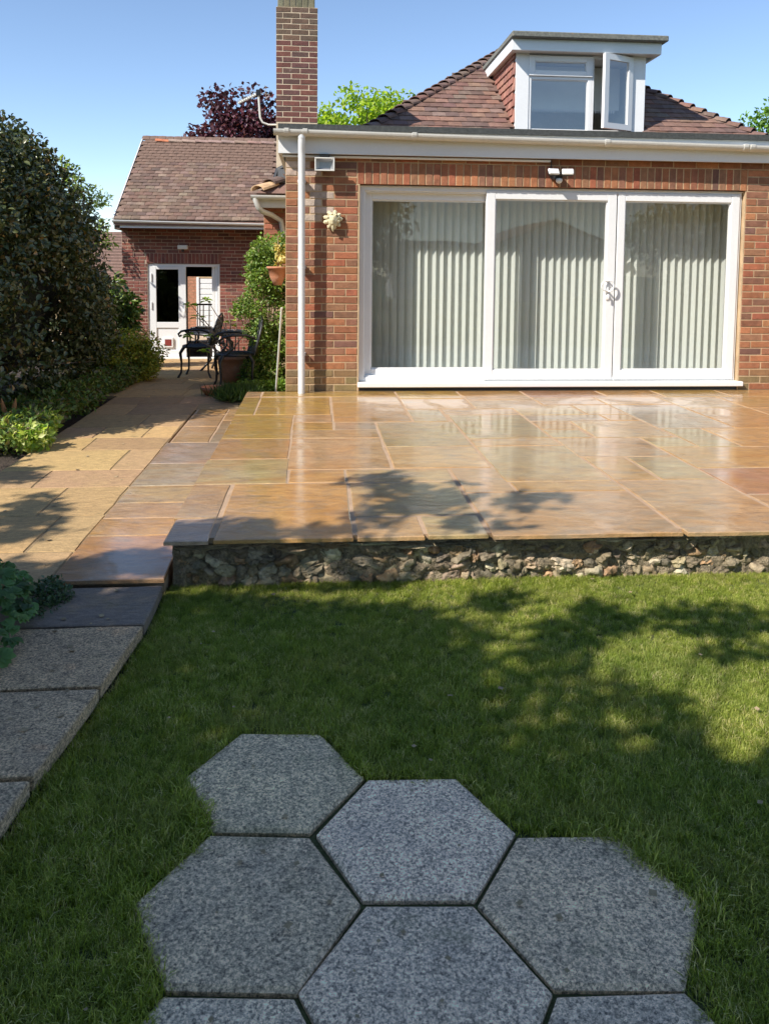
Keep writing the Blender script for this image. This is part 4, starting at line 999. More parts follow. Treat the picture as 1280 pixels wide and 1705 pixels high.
def mask():
    c = on_y(554, 366, 8.17); t = thing('leaf_face_plaque', (c.x, 8.2, c.z), 'cream green-man plaque, a face ringed with leaves, on the brick left of the doors', 'wall plaque')
    bm = bmesh.new(); bmesh.ops.create_uvsphere(bm, u_segments=24, v_segments=16, radius=.055)
    for v in bm.verts:
        x, y, z = v.co.x/.055, v.co.y/.055, v.co.z/.055
        v.co.z *= 1.18; v.co.y *= .75
        if y < 0:
            v.co.y -= .022*math.exp(-((x/.16)**2+((z+.05)/.3)**2))                       # nose
            v.co.y += .012*math.exp(-(((abs(x)-.38)/.16)**2+((z-.2)/.13)**2))             # eye sockets
            v.co.y -= .008*math.exp(-((x/.4)**2+((z-.42)/.1)**2))                        # brow
            v.co.y += .008*math.exp(-((x/.3)**2+((z+.42)/.06)**2)); v.co.y -= .008*math.exp(-((x/.25)**2+((z+.56)/.08)**2))
    me = bpy.data.meshes.new('face'); bm.to_mesh(me); bm.free(); me.materials.append(M_cream); me.polygons.foreach_set('use_smooth', [True]*len(me.polygons))
    o = link('face', me, t, (c.x, 8.155, c.z-.005))
    for ring, (nl, r0_, L, yy) in enumerate([(9, .035, .068, 8.165), (8, .03, .048, 8.145), (7, .01, .03, 8.13)]):
        lm = MB()
        for i in range(nl):
            a = 2*pi*(i+.5*ring)/nl+RNG.uniform(-.1, .1)
            if ring == 2 and not (.2 < a % (2*pi) < 2.9): continue
            d = Vector((cos(a), 0, sin(a))); s = Vector((-sin(a), 0, cos(a))); b = Vector((c.x, yy, c.z))+d*(r0_+(.028 if ring == 2 else 0)); wd = .029 if ring < 2 else .014
            vs = [b, b+d*L*.35+s*wd, b+d*L*.5+s*wd*.55, b+d*L*.72+s*wd*.75, b+d*L, b+d*L*.72-s*wd*.75, b+d*L*.5-s*wd*.55, b+d*L*.35-s*wd, b+d*L*.5+Vector((0, -.014, 0))]
            vb = [v+Vector((0, .012, 0)) for v in vs[:8]]
            lm.add(vs+vb, [(i2, (i2+1) % 8, 8) for i2 in range(8)]+[(i2, (i2+1) % 8, 9+(i2+1) % 8, 9+i2) for i2 in range(8)])
        lm.build('leaf_ring', M_cream, t)
    MB().tube([(c.x, 8.15, c.z-.05), (c.x, 8.145, c.z-.1), (c.x+.004, 8.16, c.z-.122)], [.02, .013, .003], 8).build('beard', M_cream, t, True)
mask()
# terracotta wall pot with a trailing stem
c = on_y(462, 457, 8.95); t = thing('wall_pot', tuple(c), 'terracotta pot hung on the side of the extension, half hidden by its corner', 'plant pot')
MB().lathe([(0, -.12), (.045, -.12), (.085, -.03), (.105, .06), (.118, .06), (.12, .085), (.098, .085), (.09, .04)], tuple(c), 20).build('pot_body', M_terra, t, True)
MB().tube([(c.x+.06, c.y, c.z+.05), (c.x+.16, c.y, c.z+.1)], .008, 6).build('bracket', M_iron, t)
st = thing('dry_stem', (c.x+.05, c.y, c.z+.08), 'dry yellowish stem with bleached leaves standing in the wall pot', 'plant')
MB().tube([(c.x+.0, c.y, c.z+.05), (c.x+.02, c.y, c.z+.22), (c.x+.0, c.y, c.z+.42)], [.012, .01, .004], 6).build('stem', M_stem, st)
foliage('leaves', [(c.x+.03, c.y, c.z+.2, .035, .04, .17)], 70, .07, .035, [(.55, .45, .15), (.42, .36, .12)], M_leaf, st)
# white cane leaning by the corner
a, b = on_y(469, 513, 8.75), on_z(459, 658, .06)
t = tag(MB().tube([tuple(b), tuple(a)], .0115, 8).build('garden_cane', M_white_old, None, True), 'thin white pole leaning beside the extension corner, in front of the climber', 'pole')
# TV aerial
t = thing('tv_aerial', tuple(on_y(461, 208, 11.3)), 'white television aerial on a bent pole fixed left of the chimney', 'aerial')
MB().tube([P(461, 208, 11.4), P(447, 208, 11.4), P(437, 204, 11.4), P(433, 196, 11.4), P(430, 155, 11.4)], .014, 8).build('mast', M_white_old, t, True)
A_, B_ = Vector(P(430, 156, 11.4)), Vector(P(397, 172, 11.9)); bm_ = MB().tube([A_, B_], .013, 6).tube([A_+Vector((0, 0, .02)), B_+Vector((0, 0, .02))], .006, 6)
bm_.build('boom', M_white_old, t)
el = MB()
for i in range(9):
    p = A_.lerp(B_, .12+i*.105)+Vector((0, 0, .02)); el.tube([p+Vector((-.02, -.11, 0)), p+Vector((.02, .11, 0))], .004, 5)
for dz in (-.05, .0, .06): el.tube([A_+Vector((.10, -.12, dz+.03)), A_+Vector((.10, .12, dz+.03))], .004, 5)
el.tube([A_+Vector((-.25, -.05, .045)), A_+Vector((.15, .05, .0))], .004, 5)
el.build('element', M_alu, t); MB().cbox(A_.x-.03, A_.x+.035, A_.y-.03, A_.y+.03, A_.z-.03, A_.z+.05, .006).build('clamp', M_black, t)

# ================================================================== GARDEN FURNITURE
def chair(loc, rz, label):
    t = thing('garden_chair', (0, 0, 0), label, 'garden chair', 'cast metal garden chairs on the path')
    def tb(name, pts, r, smooth=True): return MB().tube(pts, r, 7).build(name, M_iron, t, smooth)
    seat = MB()
    seat.tube([(.22*cos(a)*(1 if cos(a) > 0 else .9), .24*sin(a), .42) for a in np.linspace(0, 2*pi, 25)], .016, 6, False)
    for i in range(-4, 5): h = sqrt(max(0, 1-(i/5)**2)); seat.tube([(-.20*h, i*.045, .42), (.21*h, i*.045, .42)], .009, 5)
    for i in range(-3, 4): h = sqrt(max(0, 1-(i/5)**2)); seat.tube([(i*.05, -.23*h, .418), (i*.05, .23*h, .418)], .009, 5)
    seat.build('seat', M_iron, t, True)
    # chair faces -x; cabriole legs
    for sx, sy in ((-1, -1), (-1, 1), (1, -1), (1, 1)):
        tb('leg', [(sx*.15, sy*.17, .42), (sx*.195, sy*.20, .34), (sx*.18, sy*.195, .2), (sx*.185, sy*.2, .08), (sx*.225, sy*.22, 0)], [.024, .022, .014, .013, .018])
    for sy in (-1, 1):
        arm = MB().tube([(.21, sy*.22, .62), (.10, sy*.25, .66), (-.06, sy*.26, .66), (-.16, sy*.26, .64), (-.205, sy*.25, .60), (-.19, sy*.25, .57), (-.16, sy*.25, .585)], .015, 7)
        arm.tube([(-.12, sy*.25, .645), (-.05, sy*.24, .58), (-.05, sy*.23, .50), (-.12, sy*.21, .43)], .012, 7)
        arm.build('arm', M_iron, t, True)
    bk = MB(); bp = lambda y, z: (.20+(z-.42)*.28, y, z)
    bk.tube([bp(-.21, .42), bp(-.235, .6), bp(-.2, .76), bp(-.1, .84), bp(0, .87), bp(.1, .84), bp(.2, .76), bp(.235, .6), bp(.21, .42)], .014, 7)
    for i in range(-3, 4):
        bk.tube([bp(i*.05, .44), bp(i*.07, .62), bp(i*.05, .82)], .0075, 5)
    for q in range(6):
        cy_, cz_ = -.12+.12*(q % 3), .56+.15*(q//3); bk.tube([bp(cy_+.055*cos(a), cz_+.055*sin(a)) for a in np.linspace(0, 2*pi, 13)], .007, 5, False)
    bk.build('backrest', M_iron, t, True)
    t.location = loc; t.rotation_euler[2] = rz
    return t
c1 = chair((0, 0, 0), 0, 'nearest black cast metal garden chair, its thick front leg against the terracotta pot')
c1.location = (-.98, 9.62, zpath(9.6)); c1.rotation_euler[2] = .25
c2 = copy_tree(c1); c2['label'] = 'black cast metal garden chair farther back, between the near chair and the annex doors'
c2.location = (-1.62, 11.15, zpath(11.1)); c2.rotation_euler[2] = -.1
t = thing('garden_table', (-1.35, 12.1, zpath(12.1)), 'round black cast metal garden table with lattice top behind the chairs', 'table')
tz = on_y(365, 554, 12.1).z; tcx = on_y(365, 554, 12.1).x
tp = MB(); tp.tube([(tcx+.44*cos(a), 12.1+.44*sin(a), tz) for a in np.linspace(0, 2*pi, 33)], .02, 7, False)
for i in range(-8, 9): h = sqrt(max(0, 1-(i/9)**2)); tp.tube([(tcx-.44*h, 12.1+i*.048, tz), (tcx+.44*h, 12.1+i*.048, tz)], .010, 5)
for i in range(-6, 7): h = sqrt(max(0, 1-(i/7)**2)); tp.tube([(tcx+i*.062, 12.1-.44*h, tz), (tcx+i*.062, 12.1+.44*h, tz)], .010, 5)
tp.build('tabletop', M_iron, t, True)
for q in range(4):
    a = q*pi/2+.5; MB().tube([(tcx+.1*cos(a), 12.1+.1*sin(a), tz-.02), (tcx+.2*cos(a), 12.1+.2*sin(a), tz-.2), (tcx+.13*cos(a), 12.1+.13*sin(a), tz-.4), (tcx+.3*cos(a), 12.1+.3*sin(a), zpath(12.1))], .017, 7).build('leg', M_iron, t, True)
# big terracotta pot with the fig-like plant
pc = on_z(380, 640, .06); pc = Vector((-1.06, 10.35, zpath(10.3)))
t = thing('terracotta_pot', tuple(pc), 'large weathered terracotta pot standing behind the nearest garden chair', 'plant pot')
MB().lathe([(0, 0), (.13, 0), (.17, .08), (.19, .2), (.205, .30), (.225, .30), (.23, .35), (.195, .35), (.185, .28)], tuple(pc), 24).build('pot_body', M_terra, t, True)
MB().lathe([(0, .30), (.187, .30)], tuple(pc), 16).build('soil', M_soil, t)
t = thing('potted_shrub', (pc.x, pc.y, pc.z+.3), 'sparse shrub with bare pinkish stems and few bright leaves growing from the terracotta pot', 'shrub')
sm = MB(); tips = []
for (px, py) in ((312, 560), (318, 508), (330, 530), (345, 500), (300+72, 520), (395, 505), (352, 560), (385, 540), (362, 575), (405, 560), (340, 585), (375, 495)):
    e = on_y(px, py, 10.35+RNG.uniform(-.3, .3)); s = pc+Vector((RNG.uniform(-.1, .1), RNG.uniform(-.1, .1), .3)); md = s.lerp(e, .5)+Vector((RNG.uniform(-.05, .05), 0, .04))
    sm.tube([s, md, e], [.010, .008, .004], 5); tips.append(e)
sm.build('stems', M_stem, t)
pts, D = [], []
for e in [tips[i] for i in (0, 1, 2, 3, 6, 7, 10)]:
    for q in range(7):
        a = q*.9; pts.append(e+Vector((RNG.uniform(-.03, .03), RNG.uniform(-.03, .03), RNG.uniform(-.02, .03)))); D.append((cos(a), sin(a), RNG.uniform(-.3, .3)))
n = len(pts); leaf_cloud('leaves', [tuple(p) for p in pts], D, np.tile([0, 0, 1.], (n, 1))+unit(n)*.3, .10, .055, pal(n, [(.22, .33, .04), (.30, .36, .06)]), M_leaf_thin, t, big=True)

# ================================================================== PLANTS
HG = [(.062, .082, .026), (.085, .105, .034), (.115, .13, .048), (.20, .195, .10), (.26, .16, .05)]
t = thing('evergreen_hedge', (-4, 8.5, .05), 'tall rounded evergreen hedge with dark leathery leaves along the left of the path', 'hedge')
hb = []
r = random.Random(11)
HC = (-4.02, 8.45)
for i in range(420):
    a = r.uniform(0, 2*pi); zz = r.random()**.8; rad = (1-.86*zz**4)**.5*(.95 if zz > .12 else .82)
    x = HC[0]+1.66*rad*cos(a); y = HC[1]+2.62*rad*sin(a); z = .25+2.62*zz*(1-.15*max(0, (y-HC[1])/2.55))
    s = r.uniform(.22, .36); hb.append((x, y, z, s, s, s*.9))
for i in range(40): hb.append((HC[0]+r.uniform(-.7, .7), HC[1]+r.uniform(-1.6, .5), 2.6+r.uniform(-.1, .15), .35, .35, .25))
foliage('foliage', hb, 115000, .056, .033, HG, M_leaf_gloss, t, [.3, .3, .25, .1, .05], out=.55, shell=.6, big=True)['kind'] = 'stuff'
tw = MB()
for i in range(60):
    a = r.uniform(0, 2*pi); e = Vector((HC[0]+1.6*cos(a), HC[1]+2.7*sin(a), r.uniform(.3, 2.2))); s = Vector((HC[0]+r.uniform(-.4, .4), HC[1]+r.uniform(-1, 1), .1))
    tw.tube([s, s.lerp(e, .5)+Vector((0, 0, .2)), e], [.03, .02, .006], 5)
tw.build('branches', M_bark, t, True)
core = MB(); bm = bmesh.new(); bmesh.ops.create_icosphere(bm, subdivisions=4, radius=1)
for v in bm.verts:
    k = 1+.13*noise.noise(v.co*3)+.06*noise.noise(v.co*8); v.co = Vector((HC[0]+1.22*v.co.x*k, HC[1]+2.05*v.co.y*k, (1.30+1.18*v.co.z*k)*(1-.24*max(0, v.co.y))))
me = bpy.data.meshes.new('shade_core'); bm.to_mesh(me); bm.free(); me.materials.append(surf('hedge_shade', (.030, .034, .018), .95, .6, 12, 60, 1.0, .06)); link('shade_core', me, t)  # solid core, coloured dark for the shade inside the hedge
# sprigs on the hedge top
t = thing('slender_tree', tuple(on_z(150, 430, 0).xy.resized(3)) if False else (-5.2, 14, 0), 'light airy tree with small yellow-green leaves behind the hedge', 'tree')
Q = [on_y(*p, 14) for p in ((105, 275), (120, 290), (135, 308), (148, 318), (163, 332), (125, 320), (140, 340), (172, 385), (168, 402), (160, 372), (100, 300), (130, 360))]
sb_ = [(p.x, p.y+RNG.uniform(-.5, .5), p.z, .17, .2, .11) for p in Q]
foliage('crown', sb_, 1000, .08, .04, [(.20, .27, .07), (.27, .33, .09), (.15, .20, .07)], M_leaf_thin, t, shell=.9)['kind'] = 'stuff'
tk = MB().tube([(-5.3, 14, -.1), (-5.2, 14, 1.5), (-4.9, 14, 2.6)], [.09, .07, .03], 7)
for p in Q: tk.tube([(-5.15, 14, 1.6), (Vector((-5.1, 14, 2.0))+p)/2, p], [.03, .015, .004], 5)
tk.build('trunk', M_bark, t, True)
# golden-green shrub at the path edge before the annex
def shrub(name, label, cat, blobs, n, L, W, cols, m, wts=None, group=None, big=False, stems=8, core_col=(.03, .035, .015), **k):
    bx = np.mean([b[:3] for b in blobs], 0); z0 = min(b[2]-b[5] for b in blobs)
    t = thing(name, (bx[0], bx[1], z0), label, cat, group)
    fo = foliage('foliage', blobs, n, L, W, cols, m, t, wts, big=big, **k); fo['kind'] = 'stuff'
    if stems:
        s_ = MB()
        for i in range(stems):
            b = RNG.choice(blobs); s_.tube([(bx[0]+RNG.uniform(-.05, .05), bx[1]+RNG.uniform(-.05, .05), z0), ((bx[0]+b[0])/2, (bx[1]+b[1])/2, (z0+b[2])/2+.03), b[:3]], [.012, .009, .004], 5)
        s_.build('stems', M_stem, t)
    return t
gc = on_z(225, 652, .03); gx, gy2 = -2.66, 10.9
shrub('golden_shrub', 'bushy golden-green shrub at the path edge before the annex doors', 'shrub', clumpy(gx+.08, gy2-.3, .30, .50, .5, .40, 60, .34, 5), 15000, .045, .024,
      [(.38, .40, .05), (.26, .31, .045), (.50, .44, .06), (.14, .19, .03), (.42, .28, .05)], M_leaf, [.3, .25, .2, .15, .1], shell=.6)
# laurel-like shrub
lc_ = on_y(222, 515, 12.4)
shrub('spotted_laurel', 'tall loose shrub with drooping long green leaves behind the golden shrub', 'shrub', clumpy(lc_.x-.34, 12.5, .75, .34, .4, .62, 30, .34, 9), 1500, .15, .05, [(.10, .17, .03), (.17, .23, .05), (.06, .11, .025)], M_leaf_gloss, big=True, shell=.7)
# climber in the corner of the house
cb = []
r = random.Random(4)
for i in range(120):
    py = r.uniform(400, 640); f_ = (py-400)/240
    xl = 425-40*min(1, f_*2.2) if py < 520 else 390+18*sin((py-520)/120*pi)
    px = r.uniform(xl+8, 472); p = on_y(px, py, r.uniform(9.6, 10.35)); cb.append((p.x, p.y, p.z, .11, .12, .10))
shrub('climbing_shrub', 'dense bright green climber filling the corner left of the extension wall', 'climber', cb, 15000, .042, .024, [(.14, .23, .035), (.20, .29, .05), (.08, .14, .03), (.30, .30, .11)], M_leaf, [.4, .3, .22, .08], stems=26, shell=.7)
# low green at its foot and a dark grassy tuft in a clay bowl
shrub('low_green_plant', 'low fresh green plant at the foot of the climber by the white pole', 'plant', [(*on_z(px, 650, .1).xy, .12, .12, .12, .09) for px in (405, 420, 435, 450, 462, 470)], 1800, .04, .018, [(.13, .22, .03), (.18, .28, .05)], M_leaf_thin, stems=4)
tb_ = on_z(392, 668, .09); t = thing('grassy_tuft', (tb_.x, tb_.y, .09), 'dark green tuft of fine grass spilling beside the patio corner', 'plant')
n = 1500; pp = np.array([tb_.x, tb_.y+.15, .09])+NR.normal(0, 1, (n, 3))*[.10, .12, .01]; dd = NR.normal(0, .6, (n, 3))+[0, 0, 1]
leaf_cloud('blades', pp, dd, unit(n), .17, .007, pal(n, [(.04, .09, .02), (.07, .14, .03), (.12, .18, .05)]), M_leaf, t)['kind'] = 'stuff'
cb0 = Vector((-1.15, 9.05, zpath(9))); t = thing('clay_bowl', tuple(cb0), 'shallow terracotta bowl on the path beside the grassy tuft', 'bowl')
MB().lathe([(0, 0), (.09, 0), (.14, .06), (.15, .09), (.135, .09), (.12, .05)], tuple(cb0), 20).build('bowl_body', M_terra, t, True)
# ground cover along the bed edge
gcb = []
for i in range(120):
    y = RNG.uniform(6.2, 10.6); x = -2.28-abs(RNG.gauss(0, .28))-(y-8)*.02*(y > 8); gcb.append((x, y, zpath(y)+.08+RNG.uniform(0, .1), .13, .15, .10))
t = thing('ground_cover', (-2.4, 8, .08), 'low dark green ground cover spilling along the bed edge under the hedge', 'ground cover')
foliage('foliage', gcb, 15000, .048, .028, [(.09, .15, .035), (.14, .21, .04), (.22, .26, .06), (.16, .13, .05)], M_leaf, t, zmin=.03)['kind'] = 'stuff'; t.children[0]['kind'] = 'stuff'
vc = on_z(52, 745, .08)
shrub('variegated_clump', 'bright yellow-variegated clump in sun at the bed edge, left of the path', 'plant', [(vc.x-.12+RNG.uniform(-.2, .2), vc.y+.12+RNG.uniform(-.25, .3), .17+RNG.uniform(-.04, .05), .12, .13, .09) for _ in range(16)], 2600, .055, .032,
      [(.50, .55, .15), (.62, .64, .30), (.20, .32, .06), (.35, .45, .08)], M_leaf_thin, stems=6)
# little owl-like timber ornament in the shade
oc = on_y(15, 692, 6.9); oz = .07
t = thing('garden_ornament', (oc.x, 6.9, oz), 'small orange-brown ornament with pointed ears standing in the shade under the hedge', 'ornament')
MB().lathe([(0, 0), (.045, 0), (.05, .05), (.058, .12), (.052, .19), (.04, .22), (0, .225)], (oc.x, 6.9, oz), 14).build('body', M_tan, t, True)
for s in (-1, 1): MB().tube([(oc.x+s*.03, 6.9, oz+.2), (oc.x+s*.05, 6.9, oz+.28), (oc.x+s*.058, 6.9, oz+.33)], [.024, .016, .002], 8).build('ear', M_tan, t, True)
MB().lathe([(0, -.03), (.025, -.02), (.03, 0), (.02, .025), (0, .03)], (oc.x, 6.86, oz+.17), 10).build('face', M_wood, t, True)
# hardy geranium with lobed leaves, bottom left
t = thing('leafy_perennial', (-1.5, 3.0, .05), 'mound of broad lobed green leaves spilling onto the grey side path', 'plant')
n = 520; ang = NR.uniform(0, 2*pi, n); rr = np.sqrt(NR.random(n)); cx = -1.50+.36*rr*np.cos(ang); cy = 3.06+.66*rr*np.sin(ang); cz = .07+.24*np.sqrt(np.clip(1-rr**2, 0, 1))*NR.uniform(.6, 1.05, n)+.02
keepm = cx < -1.10+.05*np.sin(cy*9)
cx, cy, cz = cx[keepm], cy[keepm], cz[keepm]; n = len(cx)
PP, DD, UU, CC = [], [], [], []
cl = pal(n, [(.06, .125, .03), (.09, .175, .04), (.12, .22, .06)])
for i in range(n):
    nrm = Vector(((cx[i]+1.5)*.9, (cy[i]-3.06)*.5-.25, .8)).normalized()+Vector((RNG.uniform(-.3, .3), RNG.uniform(-.3, .3), 0)); nrm.normalize()
    s = nrm.orthogonal().normalized(); b = nrm.cross(s); a0l = RNG.uniform(0, 6.28)
    for q in range(5):
        a = a0l+(q-2)*.62; PP.append((cx[i], cy[i], cz[i])); DD.append(tuple(s*cos(a)+b*sin(a)-nrm*.15)); UU.append(tuple(nrm)); CC.append(cl[i])
leaf_cloud('foliage', PP, DD, UU, NR.uniform(.038, .056, len(PP)), .036, CC, M_leaf, t, fold=.12, big=True)['kind'] = 'stuff'
sm = MB()
for i in range(60):
    j = RNG.randrange(n); sm.tube([(-1.5+RNG.uniform(-.1, .1), 3.06+RNG.uniform(-.3, .3), .05), (cx[j], cy[j], cz[j])], .0025, 4)
sm.build('stems', M_stem, t)
sp = on_z(85, 1000, .06)
shrub('small_leaved_sprawler', 'small-leaved grey-green plant creeping over the corner of the old slab', 'plant', [(sp.x+RNG.uniform(-.08, .06), sp.y+RNG.uniform(-.16, .12), .085, .05, .06, .03) for _ in range(16)], 900, .022, .013, [(.07, .12, .06), (.11, .16, .09), (.05, .09, .03)], M_leaf, stems=5)

# trees behind the roofs
def tree(name, label, center, rad, k, s, n, L, W, cols, m, seed, wts=None, base_z=-.2, tr=.16, group=None):
    cx, cy, cz = center; t = thing(name, (cx, cy, base_z), label, 'tree', group)
    bl = clumpy(cx, cy, cz, *rad, k, s, seed)
    foliage('crown', bl, n, L, W, cols, m, t, wts, shell=.75)['kind'] = 'stuff'
    tr_ = MB(); r = random.Random(seed); tr_.tube([(cx, cy, base_z), (cx+.1, cy, cz*.4), (cx, cy, cz)], [tr, tr*.8, tr*.4], 8)
    for b in bl[:40]: tr_.tube([(cx, cy, cz*.55+r.uniform(-.3, .6)), ((cx+b[0])/2, (cy+b[1])/2, (cz+b[2])/2-.1), b[:3]], [tr*.35, tr*.2, tr*.05], 5)
    tr_.build('trunk', M_bark, t, True); return t
pm = on_y(398, 238, 26)
tree('purple_maple', 'dark purple-leaved maple rising behind the annex roof, left of the chimney', (pm.x+.3, 26, pm.z-.3), (1.9, 1.6, 1.95), 90, .23, 8500, .16, .11, [(.075, .018, .028), (.11, .028, .040), (.05, .016, .026), (.16, .06, .08)], M_leaf_purple, 21, [.4, .3, .2, .1])
gm2 = on_y(600, 215, 27)
tree('lime_green_tree', 'bright lime-green tree behind the roofs, right of the chimney', (gm2.x+.25, 27, gm2.z-.35), (2.75, 1.8, 1.55), 110, .23, 12000, .17, .10, [(.30, .40, .03), (.22, .34, .03), (.40, .46, .06), (.12, .22, .03)], M_leaf_thin, 33, [.35, .3, .2, .15])
rt2 = on_y(1290, 225, 24)
tree('green_tree', 'mid-green tree showing over the right end of the tiled roof', (rt2.x+.35, 24, rt2.z-.5), (1.5, 1.4, 1.5), 60, .27, 6000, .15, .09, [(.13, .25, .03), (.20, .34, .05), (.08, .16, .03)], M_leaf_thin, 44)

# ---- the big garden tree and shrubs behind the camera that shade the lawn
def sh(px, py, z=0.): p = on_z(px, py, z); return p.x, p.y, z
Sx, Sy = SUN.x/SUN.z, SUN.y/SUN.z
def lift(x, y, z, h): return (x+Sx*(h-z), y+Sy*(h-z), h)
def in_lit(x, y):
    """lawn and paving areas that lie in sun"""
    nz = noise.noise(Vector((x*2.2, y*2.2, 1)))*.16+noise.noise(Vector((x*6, y*6, 4)))*.07
    # line from left end of wall to right edge of picture
    pts = [(-.3, 3.62), (.3, 3.52), (.66, 3.36), (.84, 3.12), (1.08, 2.92), (1.28, 2.70), (1.30, 2.36), (1.52, 2.12), (2.5, 1.8), (6, 1.3)]
    if x < pts[0][0]: lim = 3.66
    else:
        lim = 1.5
        for (a, b), (c, d) in zip(pts, pts[1:]):
            if a <= x <= c: lim = b+(d-b)*(x-a)/(c-a); break
    return y > lim+nz
t = thing('garden_tree', (-4.2, -2.6, 0), 'large leafy garden tree standing behind the camera, shading the lawn', 'tree')
lp = []; target = 46000; r = random.Random(99)
while len(lp) < target:
    x = r.uniform(-3.4, 4.6) if r.random() < .7 else r.uniform(-1.6, .6); y = r.uniform(-2.2, 3.9)
    if in_lit(x, y): continue
    if x < -1.15 and y > 2.9 and not (y > 3.4 and x > -3): 
        pass
    h = r.uniform(3.2, 5.2) if y > 2.6 else r.uniform(2.9, 6.2)
    lp.append(lift(x, y, 0, h))
# sprays that throw the leafy shadow patches on patio, path, wall foot and sunlit grass
sprays = [(*sh(700, 832, PZ), .30, .20, 330), (*sh(640, 800, PZ), .14, .12, 120), (*sh(860, 829, PZ), .22, .035, 70), (*sh(760, 870, PZ), .16, .10, 90), (*sh(450, 884, PZ), .28, .05, 150), (*sh(340, 882, PZ), .20, .12, 170), (*sh(610, 865, PZ), .06, .14, 60),
          (*sh(1025, 1030), .16, .10, 90), (*sh(1180, 1040), .22, .16, 170), (*sh(835, 1003), .18, .06, 80), (*sh(1230, 1085), .16, .07, 60), (*sh(960, 1062), .18, .10, 90),
          (*sh(20, 790, .08), .20, .28, 260), (*sh(60, 850, .08), .20, .22, 170), (*sh(15, 880, .08), .22, .3, 260), (*sh(150, 950, .08), .34, .10, 190), (*sh(230, 930, .08), .20, .10, 120), (*sh(40, 950, .08), .3, .12, 160),
          (*sh(420, 940, .1), .30, .06, 170), (*sh(560, 945, .1), .2, .03, 60), (*sh(330, 940, .1), .2, .06, 120)]
for (x, y, z, rx, ry, n_) in sprays:
    subs = [(x+r.gauss(0, rx*.6), y+r.gauss(0, ry*.6)) for _ in range(max(3, n_//14))]; h0 = r.uniform(3.1, 3.9)
    for _ in range(n_):
        a = r.choice(subs); lp.append(lift(a[0]+r.gauss(0, .045), a[1]+r.gauss(0, .03), z, h0+r.uniform(-.25, .25)))
lp = np.array(lp); n = len(lp)
bigl = np.where((np.arange(n) < target) & (lp[:, 1]-Sy*lp[:, 2] < 2.3), 1.9, 1.0)
leaf_cloud('crown', lp, unit(n)+[0, 0, -.2], unit(n)*.6+np.array(SUN)*.7, NR.uniform(.07, .13, n)*bigl, NR.uniform(.045, .075, n)*bigl, pal(n, [(.05, .10, .025), (.08, .14, .03), (.12, .19, .04)]), M_leaf, t)['kind'] = 'stuff'
tk = MB().tube([(-4.6, -3.6, -.1), (-4.5, -3.5, 1.2), (-4.3, -3.3, 2.6), (-3.9, -2.9, 4.2)], [.26, .2, .17, .08], 10)
for (x, y, z, rx, ry, n_) in sprays:
    e = Vector(lift(x, y, z, 3.45)); s = Vector((-4.3, -3.2, 3.0)); tk.tube([s, s.lerp(e, .5)+Vector((-.3, -.2, .35)), e], [.05, .022, .006], 6)
tk.build('trunk', M_bark, t, True)

# unseen second tree, added to deepen the shade over the near garden
t = thing('garden_tree', (-.6, -5.2, 0), 'unseen spreading tree behind the camera, added so its crown deepens the shade on the near lawn', 'tree')
r = random.Random(123); bl = []
for i in range(150):
    bl.append((r.uniform(-5.5, 4.5), r.uniform(-7.5, -1.4), r.uniform(3.9, 5.6), .9, .9, .45))
foliage('crown', bl, 30000, .19, .12, [(.05, .10, .025), (.08, .14, .03), (.12, .19, .04)], M_leaf, t, shell=.9, zmin=3.3)['kind'] = 'stuff'
tk = MB().tube([(-.6, -5.2, -.1), (-.5, -5.1, 1.5), (-.6, -5, 3), (-.4, -4.8, 4.6)], [.24, .19, .16, .08], 10)
for b in bl[:36]: tk.tube([(-.6, -5, 3.0), ((-.6+b[0])/2, (-5+b[1])/2, 3.9), b[:3]], [.06, .03, .008], 5)
tk.build('trunk', M_bark, t, True)

# ---- what the patio doors reflect: bungalow and trees across the garden
t = thing('facing_house', (12.5, -25, 0), 'gabled bungalow across the garden, seen only as a reflection in the patio doors', 'house')
MB().box(9.8, 15.4, -34, -25.4, -.2, 2.9).prism([(9.8, 2.9), (15.4, 2.9), (12.6, 4.15)], 'y', -25.4, -25.6).build('wall', M_room, t)
MB().prism([(9.4, 2.85), (12.6, 4.25), (15.8, 2.85), (15.8, 2.75), (12.6, 4.12), (9.4, 2.75)], 'y', -34, -25.2).box(4, 9.4, -30, -26, 2.55, 2.9).build('roof', MATS['distant_tiles'], t)
MB().box(4, 9.8, -30, -26.2, -.2, 2.55).build('side_wing', M_room, t)
for i, (x, y, z, rx, rz, s) in enumerate([(19.5, -24, 3.0, 3.2, 2.6, 61), (1.5, -20, 3.4, 2.6, 2.6, 62), (-6, -16, 3.2, 3, 3, 63)]):
    tree('garden_tree', ['broad tree right of the facing house, reflected in the right patio door', 'tree across the garden left of the facing house, reflected in the left door pane', 'dense tree at the far left corner of the garden behind the camera'][i], (x, y, z), (rx, rx, rz), 40, .4, 5000, .3, .18, [(.06, .11, .03), (.10, .15, .04)], M_leaf, s)

